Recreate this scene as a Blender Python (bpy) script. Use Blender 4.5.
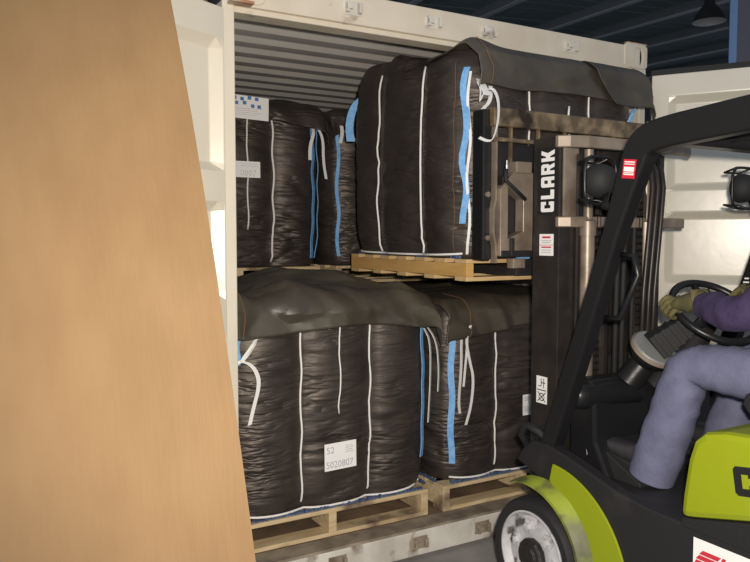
import bpy, bmesh, math, random
from mathutils import Vector, Matrix, noise
random.seed(7)
for o in list(bpy.data.objects): bpy.data.objects.remove(o)
scene = bpy.context.scene
C = scene.collection
V = Vector
PI = math.pi

# ------------------------------------------------------------------ camera
cam_d = bpy.data.cameras.new('camera'); cam = bpy.data.objects.new('camera', cam_d); C.objects.link(cam)
cam_d.sensor_width = 36; cam_d.lens = 35.04; cam_d.clip_start = 0.05
cam.location = (-0.934, -2.841, 1.53)
cam.rotation_euler = (math.radians(90 - 3.37), 0, math.radians(-29.8))
scene.camera = cam
# ------------------------------------------------------------------ world and lights
w = bpy.data.worlds.new('world'); scene.world = w; w.use_nodes = True
w.node_tree.nodes['Background'].inputs[0].default_value = (0.70, 0.80, 1.0, 1)
w.node_tree.nodes['Background'].inputs[1].default_value = 0.33
# the photographer's flash, just above and right of the lens
fl = bpy.data.lights.new('camera_flash', 'SPOT'); fl.energy = 425; fl.color = (1.0, 0.90, 0.78)
fl.shadow_soft_size = 0.035; fl.spot_size = math.radians(110); fl.spot_blend = 0.9
flo = bpy.data.objects.new('camera_flash', fl); C.objects.link(flo)
flo.location = (-0.86, -2.86, 1.62)
flo.rotation_euler = (math.radians(88), 0, math.radians(-34))
# daylight from the open side of the loading bay behind the photographer
dl = bpy.data.lights.new('bay_daylight', 'AREA'); dl.shape = 'RECTANGLE'; dl.size = 7; dl.size_y = 3.5
dl.energy = 95; dl.color = (0.80, 0.88, 1.0)
dlo = bpy.data.objects.new('bay_daylight', dl); C.objects.link(dlo)
dlo.location = (-5.5, -6.5, 2.6)
dlo.rotation_euler = (V((1.2, -0.5, 1.0)) - V(dlo.location)).to_track_quat('-Z', 'Y').to_euler()
# ------------------------------------------------------------------ exposure
scene.view_settings.view_transform = 'Standard'; scene.view_settings.look = 'None'
scene.view_settings.exposure = 0.0; scene.view_settings.gamma = 1.0
scene.view_settings.use_curve_mapping = False

# ------------------------------------------------------------------ materials
M = {}
def mat(name, col, rough=0.5, metal=0.0, col2=None, scale=8.0, stretch=(1, 1, 1), bump=0.0, bscale=60.0,
        bstretch=(1, 1, 1), lo=0.35, hi=0.65, spec=0.5, dirt=None, dscale=3.0, dlo=0.55, dhi=0.75, detail=4.0):
    m = bpy.data.materials.new(name); m.use_nodes = True
    nt = m.node_tree; b = nt.nodes['Principled BSDF']
    b.inputs['Base Color'].default_value = (*col, 1); b.inputs['Roughness'].default_value = rough
    b.inputs['Metallic'].default_value = metal; b.inputs['Specular IOR Level'].default_value = spec
    tc = nt.nodes.new('ShaderNodeTexCoord')
    def noise_at(sc, st):
        mp = nt.nodes.new('ShaderNodeMapping'); mp.inputs['Scale'].default_value = st
        nt.links.new(tc.outputs['Object'], mp.inputs[0])
        n = nt.nodes.new('ShaderNodeTexNoise'); n.inputs['Scale'].default_value = sc; n.inputs['Detail'].default_value = detail
        nt.links.new(mp.outputs[0], n.inputs['Vector']); return n
    def ramp(n, a, c, x, y):
        r = nt.nodes.new('ShaderNodeValToRGB'); r.color_ramp.elements[0].position = a; r.color_ramp.elements[1].position = c
        r.color_ramp.elements[0].color = (*x, 1); r.color_ramp.elements[1].color = (*y, 1)
        nt.links.new(n.outputs['Fac'], r.inputs[0]); return r
    out = None
    if col2:
        out = ramp(noise_at(scale, stretch), lo, hi, col, col2).outputs[0]
    if dirt:
        r = ramp(noise_at(dscale, (1, 1, 1)), dlo, dhi, (0, 0, 0), (1, 1, 1))
        mx = nt.nodes.new('ShaderNodeMix'); mx.data_type = 'RGBA'
        nt.links.new(r.outputs[0], mx.inputs['Factor'])
        if out: nt.links.new(out, mx.inputs['A'])
        else: mx.inputs['A'].default_value = (*col, 1)
        mx.inputs['B'].default_value = (*dirt, 1); out = mx.outputs['Result']
    if out: nt.links.new(out, b.inputs['Base Color'])
    if bump:
        n = noise_at(bscale, bstretch); bp = nt.nodes.new('ShaderNodeBump')
        bp.inputs['Strength'].default_value = bump; bp.inputs['Distance'].default_value = 0.02
        nt.links.new(n.outputs['Fac'], bp.inputs['Height']); nt.links.new(bp.outputs[0], b.inputs['Normal'])
    M[name] = m; return m

mat('cream_paint', (.63, .595, .50), .28, col2=(.595, .556, .46), scale=3, bump=.03, bscale=12)
mat('header_paint', (.62, .565, .46), .5, col2=(.55, .49, .39), scale=5, dirt=(.22, .17, .12), dscale=7, dlo=.66, dhi=.78)
mat('sill_paint', (.66, .64, .58), .6, col2=(.48, .45, .4), scale=6, dirt=(.16, .12, .09), dscale=9, dlo=.56, dhi=.72)
mat('sill_grime', (.16, .13, .10), .8, col2=(.32, .27, .2), scale=9)
mat('inner_paint', (.50, .49, .46), .4, col2=(.47, .46, .43), scale=4)
mat('rust', (.32, .12, .05), .85, col2=(.5, .4, .3), scale=14)
mat('plywood', (.22, .15, .09), .8, col2=(.12, .08, .05), scale=5)
mat('rubber', (.012, .012, .013), .75)
mat('card', (.195, .118, .051), .8, col2=(.174, .103, .043), scale=9, stretch=(1, 1, .25), bump=.12, bscale=30, bstretch=(3, 1, .1))
mat('fabric', (.021, .0175, .0165), .52, col2=(.037, .029, .0255), scale=5, stretch=(1, 1, 1.5), bump=.18, bscale=11,
    bstretch=(1, 1, 4), spec=.9)
M['fabric'].node_tree.nodes['Principled BSDF'].inputs['Specular Tint'].default_value = (1, .88, .78, 1)
def add_creases(m, st=(1.0, 1.0, 5.0), sc=2.6, dist=.02, strength=.4):
    # thin folded creases: the zero lines of a stretched noise, fading in and out over the cloth
    nt = m.node_tree; N = nt.nodes; L_ = nt.links; b = N['Principled BSDF']; old = [n for n in N if n.bl_idname == 'ShaderNodeBump'][0]
    tc = [n for n in N if n.bl_idname == 'ShaderNodeTexCoord'][0]
    def nz(scale, stretch):
        mp = N.new('ShaderNodeMapping'); mp.inputs['Scale'].default_value = stretch; L_.new(tc.outputs['Object'], mp.inputs[0])
        n = N.new('ShaderNodeTexNoise'); n.inputs['Scale'].default_value = scale; n.inputs['Detail'].default_value = 2; L_.new(mp.outputs[0], n.inputs['Vector']); return n.outputs['Fac']
    def mth(op, x, y, clamp=False):
        n = N.new('ShaderNodeMath'); n.operation = op; n.use_clamp = clamp
        for i, q in enumerate((x, y)):
            if q is None: continue
            if isinstance(q, (int, float)): n.inputs[i].default_value = q
            else: L_.new(q, n.inputs[i])
        return n.outputs[0]
    tot = None
    for k, (s_, z_, w_) in enumerate(((sc, st[2], 13.0), (sc * 1.7, st[2] * 1.25, 9.0))):
        a = mth('ABSOLUTE', mth('SUBTRACT', nz(s_, (st[0] + .13 * k, st[1], z_)), .5), None)
        line = mth('SUBTRACT', 1.0, mth('MULTIPLY', a, w_, True), True)
        mask = mth('MULTIPLY', mth('SUBTRACT', nz(2.3 + k, (1, 1, 1.6)), .48), 6.0, True)
        v = mth('MULTIPLY', line, mask); tot = v if tot is None else mth('ADD', tot, v)
    inv = mth('SUBTRACT', 1.0, tot)
    bp = N.new('ShaderNodeBump'); bp.inputs['Strength'].default_value = strength; bp.inputs['Distance'].default_value = dist
    L_.new(inv, bp.inputs['Height']); L_.new(old.outputs[0], bp.inputs['Normal']); L_.new(bp.outputs[0], b.inputs['Normal'])
add_creases(M['fabric'])
mat('cover_fabric', (.043, .036, .026), .50, col2=(.072, .061, .042), scale=5, bump=.2, bscale=7, spec=.75)
mat('cord', (.78, .77, .74), .7)
mat('ribbon', (.74, .74, .72), .6)
mat('blue_web', (.13, .34, .66), .6, col2=(.2, .44, .76), scale=50)
mat('blue_fringe', (.02, .045, .13), .7, col2=(.10, .15, .26), scale=70, stretch=(1, 1, .2))
mat('orange_thread', (.22, .10, .035), .8)
mat('paper', (.82, .82, .82), .7)
mat('print_grey', (.40, .41, .43), .8)
mat('print_blue', (.07, .2, .45), .8)
mat('print_pale', (.62, .60, .60), .8)
mat('pine', (.60, .43, .22), .7, col2=(.50, .33, .15), scale=6, stretch=(1, 8, 8), dirt=(.28, .2, .12), dscale=4, dlo=.58, dhi=.8)
mat('pine_pale', (.62, .50, .31), .75, col2=(.5, .37, .2), scale=6, stretch=(1, 7, 7), dirt=(.16, .11, .07), dscale=5, dlo=.54, dhi=.7)
mat('pine_side', (.58, .36, .13), .6, col2=(.50, .29, .09), scale=5, stretch=(7, 1, 7), dirt=(.2, .12, .05), dscale=9, dlo=.66, dhi=.78)
mat('black_paint', (.011, .011, .012), .35, bump=.04, bscale=40, spec=.4)
mat('black_matte', (.014, .0135, .015), .58, bump=.08, bscale=90, dirt=(.028, .026, .027), dscale=5)
mat('mast_steel', (.024, .021, .020), .40, metal=.3, col2=(.038, .032, .029), scale=12, dirt=(.085, .066, .052), dscale=6, dlo=.6, dhi=.8)
mat('dusty_steel', (.23, .185, .145), .42, metal=.35, col2=(.33, .27, .21), scale=8, dirt=(.14, .10, .07), dscale=5, dlo=.52, dhi=.7)
mat('rubbed_steel', (.20, .145, .09), .36, metal=.6, col2=(.52, .38, .22), scale=14, lo=.45, hi=.72, dirt=(.05, .035, .025), dscale=9, dlo=.52, dhi=.68)
mat('chrome', (.55, .54, .52), .18, metal=1.0)
mat('lime', (.265, .315, .009), .42, bump=.03, bscale=60, dirt=(.27, .33, .03), dscale=4, dlo=.6, dhi=.85)
mat('lime_scuffed', (.27, .33, .03), .55, col2=(.12, .13, .04), scale=7, dirt=(.045, .045, .035), dscale=9, dlo=.5, dhi=.7)
mat('tyre', (.016, .016, .018), .7, bump=.1, bscale=30)
mat('rim_grey', (.42, .42, .44), .55, col2=(.56, .56, .58), scale=16, dirt=(.09, .085, .08), dscale=13, dlo=.56, dhi=.66)
mat('hub_black', (.015, .014, .014), .5, bump=.3, bscale=25)
mat('lamp_glass', (.03, .032, .035), .12, spec=.8)
mat('white_vinyl', (.85, .84, .82), .5)
mat('red_vinyl', (.60, .02, .045), .5)
mat('red_print', (.55, .03, .05), .6)
mat('black_print', (.01, .01, .01), .6)
mat('dial_grey', (.19, .20, .20), .5, dirt=(.30, .36, .10), dscale=9, dlo=.64, dhi=.75)
mat('denim', (.108, .114, .186), .85, col2=(.13, .136, .215), scale=18, bump=.15, bscale=60, dirt=(.085, .088, .14), dscale=6, dlo=.58, dhi=.75)
mat('purple_knit', (.032, .021, .065), .9, col2=(.042, .028, .08), scale=30, bump=.2, bscale=80)
mat('glove', (.12, .105, .04), .85, col2=(.08, .07, .028), scale=14, bump=.3, bscale=40)
mat('skin', (.55, .34, .24), .55, col2=(.5, .29, .2), scale=20)
mat('hair', (.03, .02, .015), .6, bump=.5, bscale=60)
mat('eye_white', (.8, .79, .76), .3)
mat('lip', (.42, .19, .15), .5)
mat('boot', (.028, .026, .03), .6, bump=.15, bscale=30)
mat('concrete', (.33, .32, .30), .85, col2=(.24, .235, .22), scale=2.2, bump=.1, bscale=30, dirt=(.15, .15, .14), dscale=1.6, dlo=.56, dhi=.8)
mat('roof_sheet', (.36, .46, .47), .7, col2=(.29, .37, .39), scale=1.2)
mat('purlin', (.26, .28, .29), .6)
mat('purlin_flange_lit', (.86, .88, .88), .5)  # near-white colour puts the light on the purlin undersides into the paint
mat('far_wall', (.05, .058, .07), .8, col2=(.07, .08, .095), scale=.8)
mat('blue_steel', (.30, .50, .82), .5)
mat('grey_steel', (.20, .19, .22), .6)
mat('enamel_dark', (.035, .037, .04), .45)
mat('enamel_inside', (.55, .55, .57), .35)

# ------------------------------------------------------------------ mesh helpers
class MB:
    def __init__(s): s.v = []; s.f = []; s.m = []
    def add(s, vs, fs, mi=0):
        n = len(s.v); s.v += [V(p) for p in vs]; s.f += [tuple(i + n for i in f) for f in fs]; s.m += [mi] * len(fs); return s
    def box(s, lo, hi, mi=0, ch=0.0):
        x0, y0, z0 = lo; x1, y1, z1 = hi
        if ch:
            bm = bmesh.new(); bmesh.ops.create_cube(bm, size=1)
            for v in bm.verts: v.co = V((x0 + (v.co.x + .5) * (x1 - x0), y0 + (v.co.y + .5) * (y1 - y0), z0 + (v.co.z + .5) * (z1 - z0)))
            bmesh.ops.bevel(bm, geom=bm.edges[:], offset=ch, segments=2, affect='EDGES', profile=.5)
            bm.verts.index_update()
            s.add([v.co.copy() for v in bm.verts], [[v.index for v in f.verts] for f in bm.faces], mi); bm.free(); return s
        return s.add([(x0,y0,z0),(x1,y0,z0),(x1,y1,z0),(x0,y1,z0),(x0,y0,z1),(x1,y0,z1),(x1,y1,z1),(x0,y1,z1)],
                     [(0,3,2,1),(4,5,6,7),(0,1,5,4),(1,2,6,5),(2,3,7,6),(3,0,4,7)], mi)
    def prism(s, poly, axis, lo, hi, mi=0):
        def P(a, b, c):
            return {'x': (c, a, b), 'y': (a, c, b), 'z': (a, b, c)}[axis]
        n = len(poly)
        vs = [P(a, b, lo) for a, b in poly] + [P(a, b, hi) for a, b in poly]
        fs = [tuple(range(n))[::-1], tuple(range(n, 2 * n))] + [(i, (i + 1) % n, (i + 1) % n + n, i + n) for i in range(n)]
        return s.add(vs, fs, mi)
    def frame(s, outer, inner, axis, lo, hi, mi=0):
        # ring between two loops of equal length, extruded
        def P(a, b, c): return {'x': (c, a, b), 'y': (a, c, b), 'z': (a, b, c)}[axis]
        n = len(outer)
        vs = [P(*p, lo) for p in outer] + [P(*p, lo) for p in inner] + [P(*p, hi) for p in outer] + [P(*p, hi) for p in inner]
        fs = []
        for i in range(n):
            j = (i + 1) % n
            fs += [(i, j, n + j, n + i), (2*n+i, 3*n+i, 3*n+j, 2*n+j), (i, 2*n+i, 2*n+j, j), (n+i, n+j, 3*n+j, 3*n+i)]
        return s.add(vs, fs, mi)
    def tube(s, path, r, n=8, mi=0, caps=True, flat=None):
        path = [V(p) for p in path]; k = len(path)
        rs = r if isinstance(r, (list, tuple)) else [r] * k
        t0 = (path[1] - path[0]).normalized()
        up = V((0, 0, 1)) if abs(t0.z) < .9 else V((0, 1, 0))
        a = t0.cross(up).normalized(); rings = []
        for i in range(k):
            t = (path[min(i + 1, k - 1)] - path[max(i - 1, 0)]).normalized()
            a = (a - t * a.dot(t)).normalized(); b = t.cross(a)
            rings.append([path[i] + (a * math.cos(2*PI*j/n) + b * math.sin(2*PI*j/n)) * rs[i] for j in range(n)])
        vs = [p for r_ in rings for p in r_]
        fs = [(i*n+j, i*n+(j+1) % n, (i+1)*n+(j+1) % n, (i+1)*n+j) for i in range(k-1) for j in range(n)]
        if caps: fs += [tuple(range(n))[::-1], tuple(range((k-1)*n, k*n))]
        return s.add(vs, fs, mi)
    def ribbon(s, path, wdir, width, th=.003, mi=0):
        # flat band: wdir = across vector(s)
        path = [V(p) for p in path]; k = len(path); vs = []
        for i in range(k):
            wd = V(wdir[i] if isinstance(wdir, list) else wdir).normalized()
            t = (path[min(i+1, k-1)] - path[max(i-1, 0)]).normalized()
            nn = t.cross(wd).normalized()
            for sx, sn in ((-1, -1), (1, -1), (1, 1), (-1, 1)):
                vs.append(path[i] + wd * sx * width / 2 + nn * sn * th / 2)
        fs = [(i*4+j, i*4+(j+1) % 4, (i+1)*4+(j+1) % 4, (i+1)*4+j) for i in range(k-1) for j in range(4)]
        fs += [(3, 2, 1, 0), tuple(range((k-1)*4, k*4))]
        return s.add(vs, fs, mi)
    def sweep_rect(s, path, wx, wy, mi=0):
        # path in a plane x=const: rectangle wx along X and wy across
        path = [V(p) for p in path]; k = len(path); vs = []
        for i in range(k):
            t = (path[min(i+1, k-1)] - path[max(i-1, 0)]).normalized()
            nn = V((1, 0, 0)).cross(t).normalized(); ww = wy[i] if isinstance(wy, list) else wy
            for sx, sn in ((-1, -1), (1, -1), (1, 1), (-1, 1)):
                vs.append(path[i] + V((1, 0, 0)) * sx * wx / 2 + nn * sn * ww / 2)
        fs = [(i*4+j, i*4+(j+1) % 4, (i+1)*4+(j+1) % 4, (i+1)*4+j) for i in range(k-1) for j in range(4)]
        fs += [(3, 2, 1, 0), tuple(range((k-1)*4, k*4))]
        return s.add(vs, fs, mi)
    def lathe(s, prof, c, axis, n=40, mi=0):
        # prof: list of (radius, height along axis)
        ax = V(axis).normalized(); up = V((0, 0, 1)) if abs(ax.z) < .9 else V((0, 1, 0))
        a = ax.cross(up).normalized(); b = ax.cross(a); c = V(c); k = len(prof)
        vs = [c + ax * h + (a * math.cos(2*PI*j/n) + b * math.sin(2*PI*j/n)) * max(r, 1e-4) for r, h in prof for j in range(n)]
        fs = [(i*n+j, (i+1)*n+j, (i+1)*n+(j+1) % n, i*n+(j+1) % n) for i in range(k-1) for j in range(n)]
        return s.add(vs, fs, mi)
    def grid(s, fn, nu, nv, mi=0):
        vs = [fn(i / nu, j / nv) for j in range(nv + 1) for i in range(nu + 1)]
        fs = [(j*(nu+1)+i, j*(nu+1)+i+1, (j+1)*(nu+1)+i+1, (j+1)*(nu+1)+i) for j in range(nv) for i in range(nu)]
        return s.add(vs, fs, mi)
    def xform(s, mtx): s.v = [mtx @ p for p in s.v]; return s
    def build(s, name, mats, parent=None, origin=None, smooth=False, bevel=0, fixn=True, solid=0):
        me = bpy.data.meshes.new(name)
        if origin is None: origin = parent_origin(parent)
        me.from_pydata([p - origin for p in s.v], [], s.f)
        mats = mats if isinstance(mats, (list, tuple)) else [mats]
        for m in mats: me.materials.append(M[m])
        if len(mats) > 1:
            for p, mi in zip(me.polygons, s.m): p.material_index = mi
        if fixn:
            bm = bmesh.new(); bm.from_mesh(me); bmesh.ops.recalc_face_normals(bm, faces=bm.faces[:]); bm.to_mesh(me); bm.free()
        if smooth:
            for p in me.polygons: p.use_smooth = True
            if smooth != 'all': me.set_sharp_from_angle(angle=math.radians(smooth if smooth is not True else 40))
        o = bpy.data.objects.new(name, me); C.objects.link(o)
        if parent is not None: o.parent = parent
        if bevel:
            b = o.modifiers.new('bevel', 'BEVEL'); b.width = bevel; b.segments = 2; b.limit_method = 'ANGLE'
        if solid:
            b = o.modifiers.new('solidify', 'SOLIDIFY'); b.thickness = solid; b.offset = -1
        return o
def parent_origin(p):
    r = V((0, 0, 0))
    while p is not None:
        r = r + V(p.get('_org', (0, 0, 0))); p = p.parent
    return r
def thing(name, label, cat, loc=(0, 0, 0), group=None, rot=(0, 0, 0)):
    o = bpy.data.objects.new(name, None); C.objects.link(o); o.location = loc; o.rotation_euler = rot
    o.empty_display_size = .1; o['label'] = label; o['category'] = cat; o['_org'] = tuple(loc)
    if group: o['group'] = group
    return o
def tag(o, label=None, cat=None, group=None, kind=None):
    if label: o['label'] = label
    if cat: o['category'] = cat
    if group: o['group'] = group
    if kind: o['kind'] = kind
    return o
def text_mb(txt, size, pos, xdir, ydir, wide=1.0, bold=0.0, extr=.0006, align='LEFT'):
    cu = bpy.data.curves.new('t', 'FONT'); cu.body = txt; cu.size = size; cu.offset = bold; cu.extrude = extr
    cu.align_x = align; cu.resolution_u = 3
    ob = bpy.data.objects.new('t', cu); C.objects.link(ob)
    bpy.context.view_layer.update()
    me = bpy.data.meshes.new_from_object(ob.evaluated_get(bpy.context.evaluated_depsgraph_get()))
    x = V(xdir).normalized(); y = V(ydir).normalized(); z = x.cross(y)
    mb = MB(); mb.add([V(pos) + x * v.co.x * wide + y * v.co.y + z * (v.co.z + extr) for v in me.vertices], [tuple(p.vertices) for p in me.polygons])
    bpy.data.objects.remove(ob); bpy.data.curves.remove(cu); bpy.data.meshes.remove(me)
    return mb
def plate(pos, xdir, ydir, w, h, th=.0008):
    x = V(xdir).normalized(); y = V(ydir).normalized(); z = x.cross(y); p = V(pos)
    mb = MB(); vs = [p + x*a*w + y*b*h + z*c*th for c in (0, 1) for a, b in ((0, 0), (1, 0), (1, 1), (0, 1))]
    mb.add(vs, [(3, 2, 1, 0), (4, 5, 6, 7), (0, 1, 5, 4), (1, 2, 6, 5), (2, 3, 7, 6), (3, 0, 4, 7)]); return mb

def block_text(txt, h, pos, xdir, ydir, wide=.80, gap=.9, th=.0012):
    x = V(xdir).normalized(); y = V(ydir).normalized(); z = x.cross(y); u = h / 5; mb = MB(); ox = 0
    G = {'C': [[(0, .5), (.5, 0), (4, 0), (4, 1.9), (2.7, 1.9), (2.7, 1.3), (1.4, 1.3), (1.4, 3.7), (2.7, 3.7), (2.7, 3.1), (4, 3.1), (4, 5), (.5, 5), (0, 4.5)]],
         'L': [[(0, 0), (3.6, 0), (3.6, 1.35), (1.4, 1.35), (1.4, 5), (0, 5)]],
         'A': [[(0, 0), (1.4, 0), (1.4, 1.2), (2.7, 1.2), (2.7, 0), (4.1, 0), (4.1, 4.5), (3.6, 5), (.5, 5), (0, 4.5)]],
         'R': [[(0, 0), (1.4, 0), (1.4, 1.7), (2.0, 1.7), (2.7, 0), (4.2, 0), (3.4, 1.9), (4, 2.3), (4, 4.5), (3.5, 5), (0, 5)]],
         'K': [[(0, 0), (1.4, 0), (1.4, 1.7), (1.9, 1.7), (2.7, 0), (4.3, 0), (3.2, 2.5), (4.3, 5), (2.7, 5), (1.9, 3.2), (1.4, 3.2), (1.4, 5), (0, 5)]]}
    holes = {'A': (1.4, 2.4, 2.7, 3.7), 'R': (1.4, 2.8, 2.6, 3.8)}
    W = {'L': 3.6}
    for ch_ in txt:
        for poly in G[ch_]:
            n = len(poly)
            vs = [V(pos) + x * (ox + a_) * u * wide + y * b_ * u + z * c_ for c_ in (0, th) for a_, b_ in poly]
            mb.add(vs, [tuple(range(n)), tuple(range(n, 2 * n))[::-1]] + [(i, (i + 1) % n, (i + 1) % n + n, i + n) for i in range(n)], 0)
        if ch_ in holes:
            a0, b0, a1, b1 = holes[ch_]; q = [(a0, b0), (a1, b0), (a1, b1), (a0, b1)]
            mb.add([V(pos) + x * (ox + a_) * u * wide + y * b_ * u + z * (th + .0004) for a_, b_ in q], [(0, 1, 2, 3)], 1)
        ox += W.get(ch_, 4.1) + gap
    return mb
# ================================================================== SETTING
fb = MB(); fb.box((-6, -8, -.2), (30, 36, 0)); tag(fb.build('floor', 'concrete'), 'grey concrete yard floor under the container and forklift', 'floor', kind='structure')
# warehouse roof: sloping sheets carried by purlins that run away from the camera
cam_o = V((-.934, -2.841, 0)); dv = V((.227, .974, 0)); ev = V((.974, -.227, 0))
def roof_pt(e, s, dz=0.0): return cam_o + ev * e + dv * s + V((0, 0, 5.5 + .097 * s + dz))
rf = MB(); rf.add([roof_pt(-14, 5, .12), roof_pt(38, 5, .12), roof_pt(38, 34, .12), roof_pt(-14, 34, .12)], [(0, 1, 2, 3)])
roof = tag(rf.build('ceiling', 'roof_sheet'), 'dark sheet roof of the warehouse above the container', 'ceiling', kind='structure')
purlins = [-8.7, -6.65, -4.6, -2.55, -.5, 1.55, 3.6, 5.65, 7.7, 9.95, 11.65, 13.72, 15.93, 17.98, 20.0, 22.1, 24.2]
for e in purlins:
    def beam(e0, e1, z0, z1):
        mb = MB(); vs = [roof_pt(a, s, z) for s in (5, 34) for a, z in ((e0, z0), (e1, z0), (e1, z1), (e0, z1))]
        return mb.add(vs, [(0, 1, 2, 3), (7, 6, 5, 4), (0, 4, 5, 1), (1, 5, 6, 2), (2, 6, 7, 3), (3, 7, 4, 0)])
    pw = beam(e - .03, e + .03, -.22, .05).build('purlin', 'purlin', roof)
    beam(e - .085, e + .085, -.235, -.22).build('flange', 'purlin_flange_lit', pw)
pan = None
for bi in range(7, 13):
    e0, e1 = purlins[bi] + .035, purlins[bi + 1] - .035
    pan = None
    for k in range(20):
        s0 = 11.2 + k * .62
        if pan is None:
            mb = MB(); q = [roof_pt(e0, s0), roof_pt(e1, s0), roof_pt(e1, s0 + .56), roof_pt(e0, s0 + .56)]
            mb.add(q + [p + V((0, 0, .05)) for p in q], [(0, 1, 2, 3), (7, 6, 5, 4), (0, 4, 5, 1), (1, 5, 6, 2), (2, 6, 7, 3), (3, 7, 4, 0)])
            pan = mb.build('roof_panel', 'roof_sheet', roof); continue
        c = pan.copy(); C.objects.link(c); c.parent = roof; dd = k * .62
        c.location = dv * dd + V((0, 0, .097 * dd + random.uniform(-.008, .008)))
wb = MB(); a = cam_o + ev * -16 + dv * 34; b = cam_o + ev * 40 + dv * 34
wb.add([a, b, b + dv * .3, a + dv * .3] + [p + V((0, 0, 8.9)) for p in (a, b, b + dv * .3, a + dv * .3)],
       [(0, 1, 2, 3), (7, 6, 5, 4), (0, 4, 5, 1), (1, 5, 6, 2), (2, 6, 7, 3), (3, 7, 4, 0)])
tag(wb.build('wall_back', 'far_wall'), 'dark far wall at the end of the warehouse', 'wall', kind='structure')
# steel column
co = thing('steel_column', 'tall steel building column with a blue edge behind the open right door', 'column', (8.38, 3.35, 0))
fx = V((.497, .868, 0)); rx = V((.868, -.497, 0)); c0 = V((8.15, 3.48, 0)) + rx * .03
def obox(mb, o, a, b, h): 
    vs = [o, o + a, o + a + b, o + b]; return mb.add(vs + [p + h for p in vs], [(0, 3, 2, 1), (4, 5, 6, 7), (0, 1, 5, 4), (1, 2, 6, 5), (2, 3, 7, 6), (3, 0, 4, 7)])
obox(MB(), c0, rx * .10, fx * .02, V((0, 0, 6.4))).build('flange', 'blue_steel', co)
obox(MB(), c0 + rx * .10 + fx * .005, rx * .5, fx * .2, V((0, 0, 6.4))).build('web', 'grey_steel', co)
obox(MB(), c0 + rx * .60, rx * .10, fx * .02, V((0, 0, 6.4))).build('flange', 'blue_steel', co)
# high-bay lamp
lp = V((8.82, 4.25, 4.72))
LS = .70
la = thing('pendant_lamp', 'unlit bell-shaped pendant lamp hanging from the dark roof', 'lamp', lp)
sh = MB(); sh.lathe([(LS*a_, LS*b_) for a_, b_ in [(.05, .50), (.09, .48), (.12, .36), (.20, .26), (.29, .12), (.34, 0), (.33, 0), (.28, .11), (.19, .24), (.10, .34), (0.0, .36)]], lp, (0, 0, 1), 32)
for i in range(len(sh.f)): sh.m[i] = 1 if i >= 5 * 32 else 0
sh.build('shade', ['enamel_dark', 'enamel_inside'], la, smooth=True)
MB().lathe([(LS*a_, LS*b_) for a_, b_ in [(.0, .76), (.09, .76), (.10, .72), (.10, .52), (.06, .49), (0, .49)]], lp, (0, 0, 1), 20).build('ballast_housing', 'enamel_dark', la, smooth=True)
MB().tube([lp + V((0, 0, .5)), lp + V((0, 0, 2.02))], .012, 6).build('hanging_rod', 'enamel_dark', la)
MB().lathe([(LS*a_, LS*b_) for a_, b_ in [(.0, .08), (.06, .10), (.09, .18), (.06, .27), (.03, .33), (0, .34)]], lp, (0, 0, 1), 16).build('bulb', 'enamel_inside', la, smooth=True)

# ================================================================== SHIPPING CONTAINER
ct = thing('shipping_container', 'cream shipping container with both end doors swung open', 'container', (1.2, 0, 0))
L = 5.9
MB().box((-.0, .1, .02), (2.438, L, .15)).build('deck', 'plywood', ct)
MB().box((0, 0, .02), (2.438, .10, .14)).build('sill', 'sill_paint', ct, bevel=.006)
MB().box((.05, .004, .14), (2.39, .115, .152)).build('threshold_plate', 'sill_grime', ct)
for x0, x1 in ((-.0, .05), (2.388, 2.438)):
    MB().box((x0, 0, .14), (x1, .16, 2.47)).build('corner_post', 'cream_paint', ct, bevel=.004)
hd = MB().box((.05, .0, 2.455), (2.39, .09, 2.585)).build('header', 'header_paint', ct, bevel=.006)
MB().box((.05, .018, 2.432), (2.39, .11, 2.456)).build('lip', 'header_paint', hd, bevel=.004)
# keepers for the locking bars
def keeper(x, z, par):
    mb = MB()
    mb.box((x - .045, -.004, z - .03), (x + .045, .0, z + .03))
    for sx in (-1, 1): mb.box((x + sx * .03 - .008, -.028, z - .022), (x + sx * .03 + .008, -.003, z + .022))
    mb.box((x - .038, -.034, z - .012), (x - .01, -.02, z + .012))
    return mb.build('bar_keeper', 'sill_grime' if z < 1 else 'sill_paint', par, bevel=.003)
for x in (.58, 1.0, 1.32, 1.86): keeper(x, 2.52, ct)
for x in (.50, .935, 1.31, 1.9): keeper(x, .085, ct)
def casting(x0, x1, z0, z1, hx, hz, bz):
    N = 24; cx, cz = (x0 + x1) / 2, (z0 + z1) / 2; outer, inner = [], []
    for i in range(N):
        t = 2 * PI * (i + .5) / N; c_, s_ = math.cos(t), math.sin(t); k = 1 / max(abs(c_), abs(s_))
        outer.append((cx + c_ * k * (x1 - x0) / 2, cz + s_ * k * (z1 - z0) / 2))
        inner.append((cx + bz + hx * c_, cz + max(-hz, min(hz, s_ * hz * 1.25))))
    mb = MB(); mb.frame(outer, inner, 'y', -.006, .010); mb.box((x0, .010, z0), (x1, .17, z1), 1)  # block behind is black: the shade inside the hole is painted on
    return mb
casting(2.26, 2.442, 2.465, 2.60, .035, .045, .02).build('corner_casting', ['header_paint', 'hub_black'], ct, bevel=.005)
MB().box((2.29, .0, 2.60), (2.442, .17, 2.606)).build('rust_patch', 'rust', ct)
casting(-.004, .178, 2.465, 2.60, .035, .045, 0).build('corner_casting', ['header_paint', 'hub_black'], ct, bevel=.005)
casting(-.004, .05, .0, .135, .018, .04, 0).build('corner_casting', ['sill_paint', 'hub_black'], ct, bevel=.004)
casting(2.29, 2.442, .0, .135, .035, .04, 0).build('corner_casting', ['sill_paint', 'hub_black'], ct, bevel=.004)
MB().box((.02, -.055, 2.452), (.115, .0, 2.462)).build('drip_plate', 'rust', ct)
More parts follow.
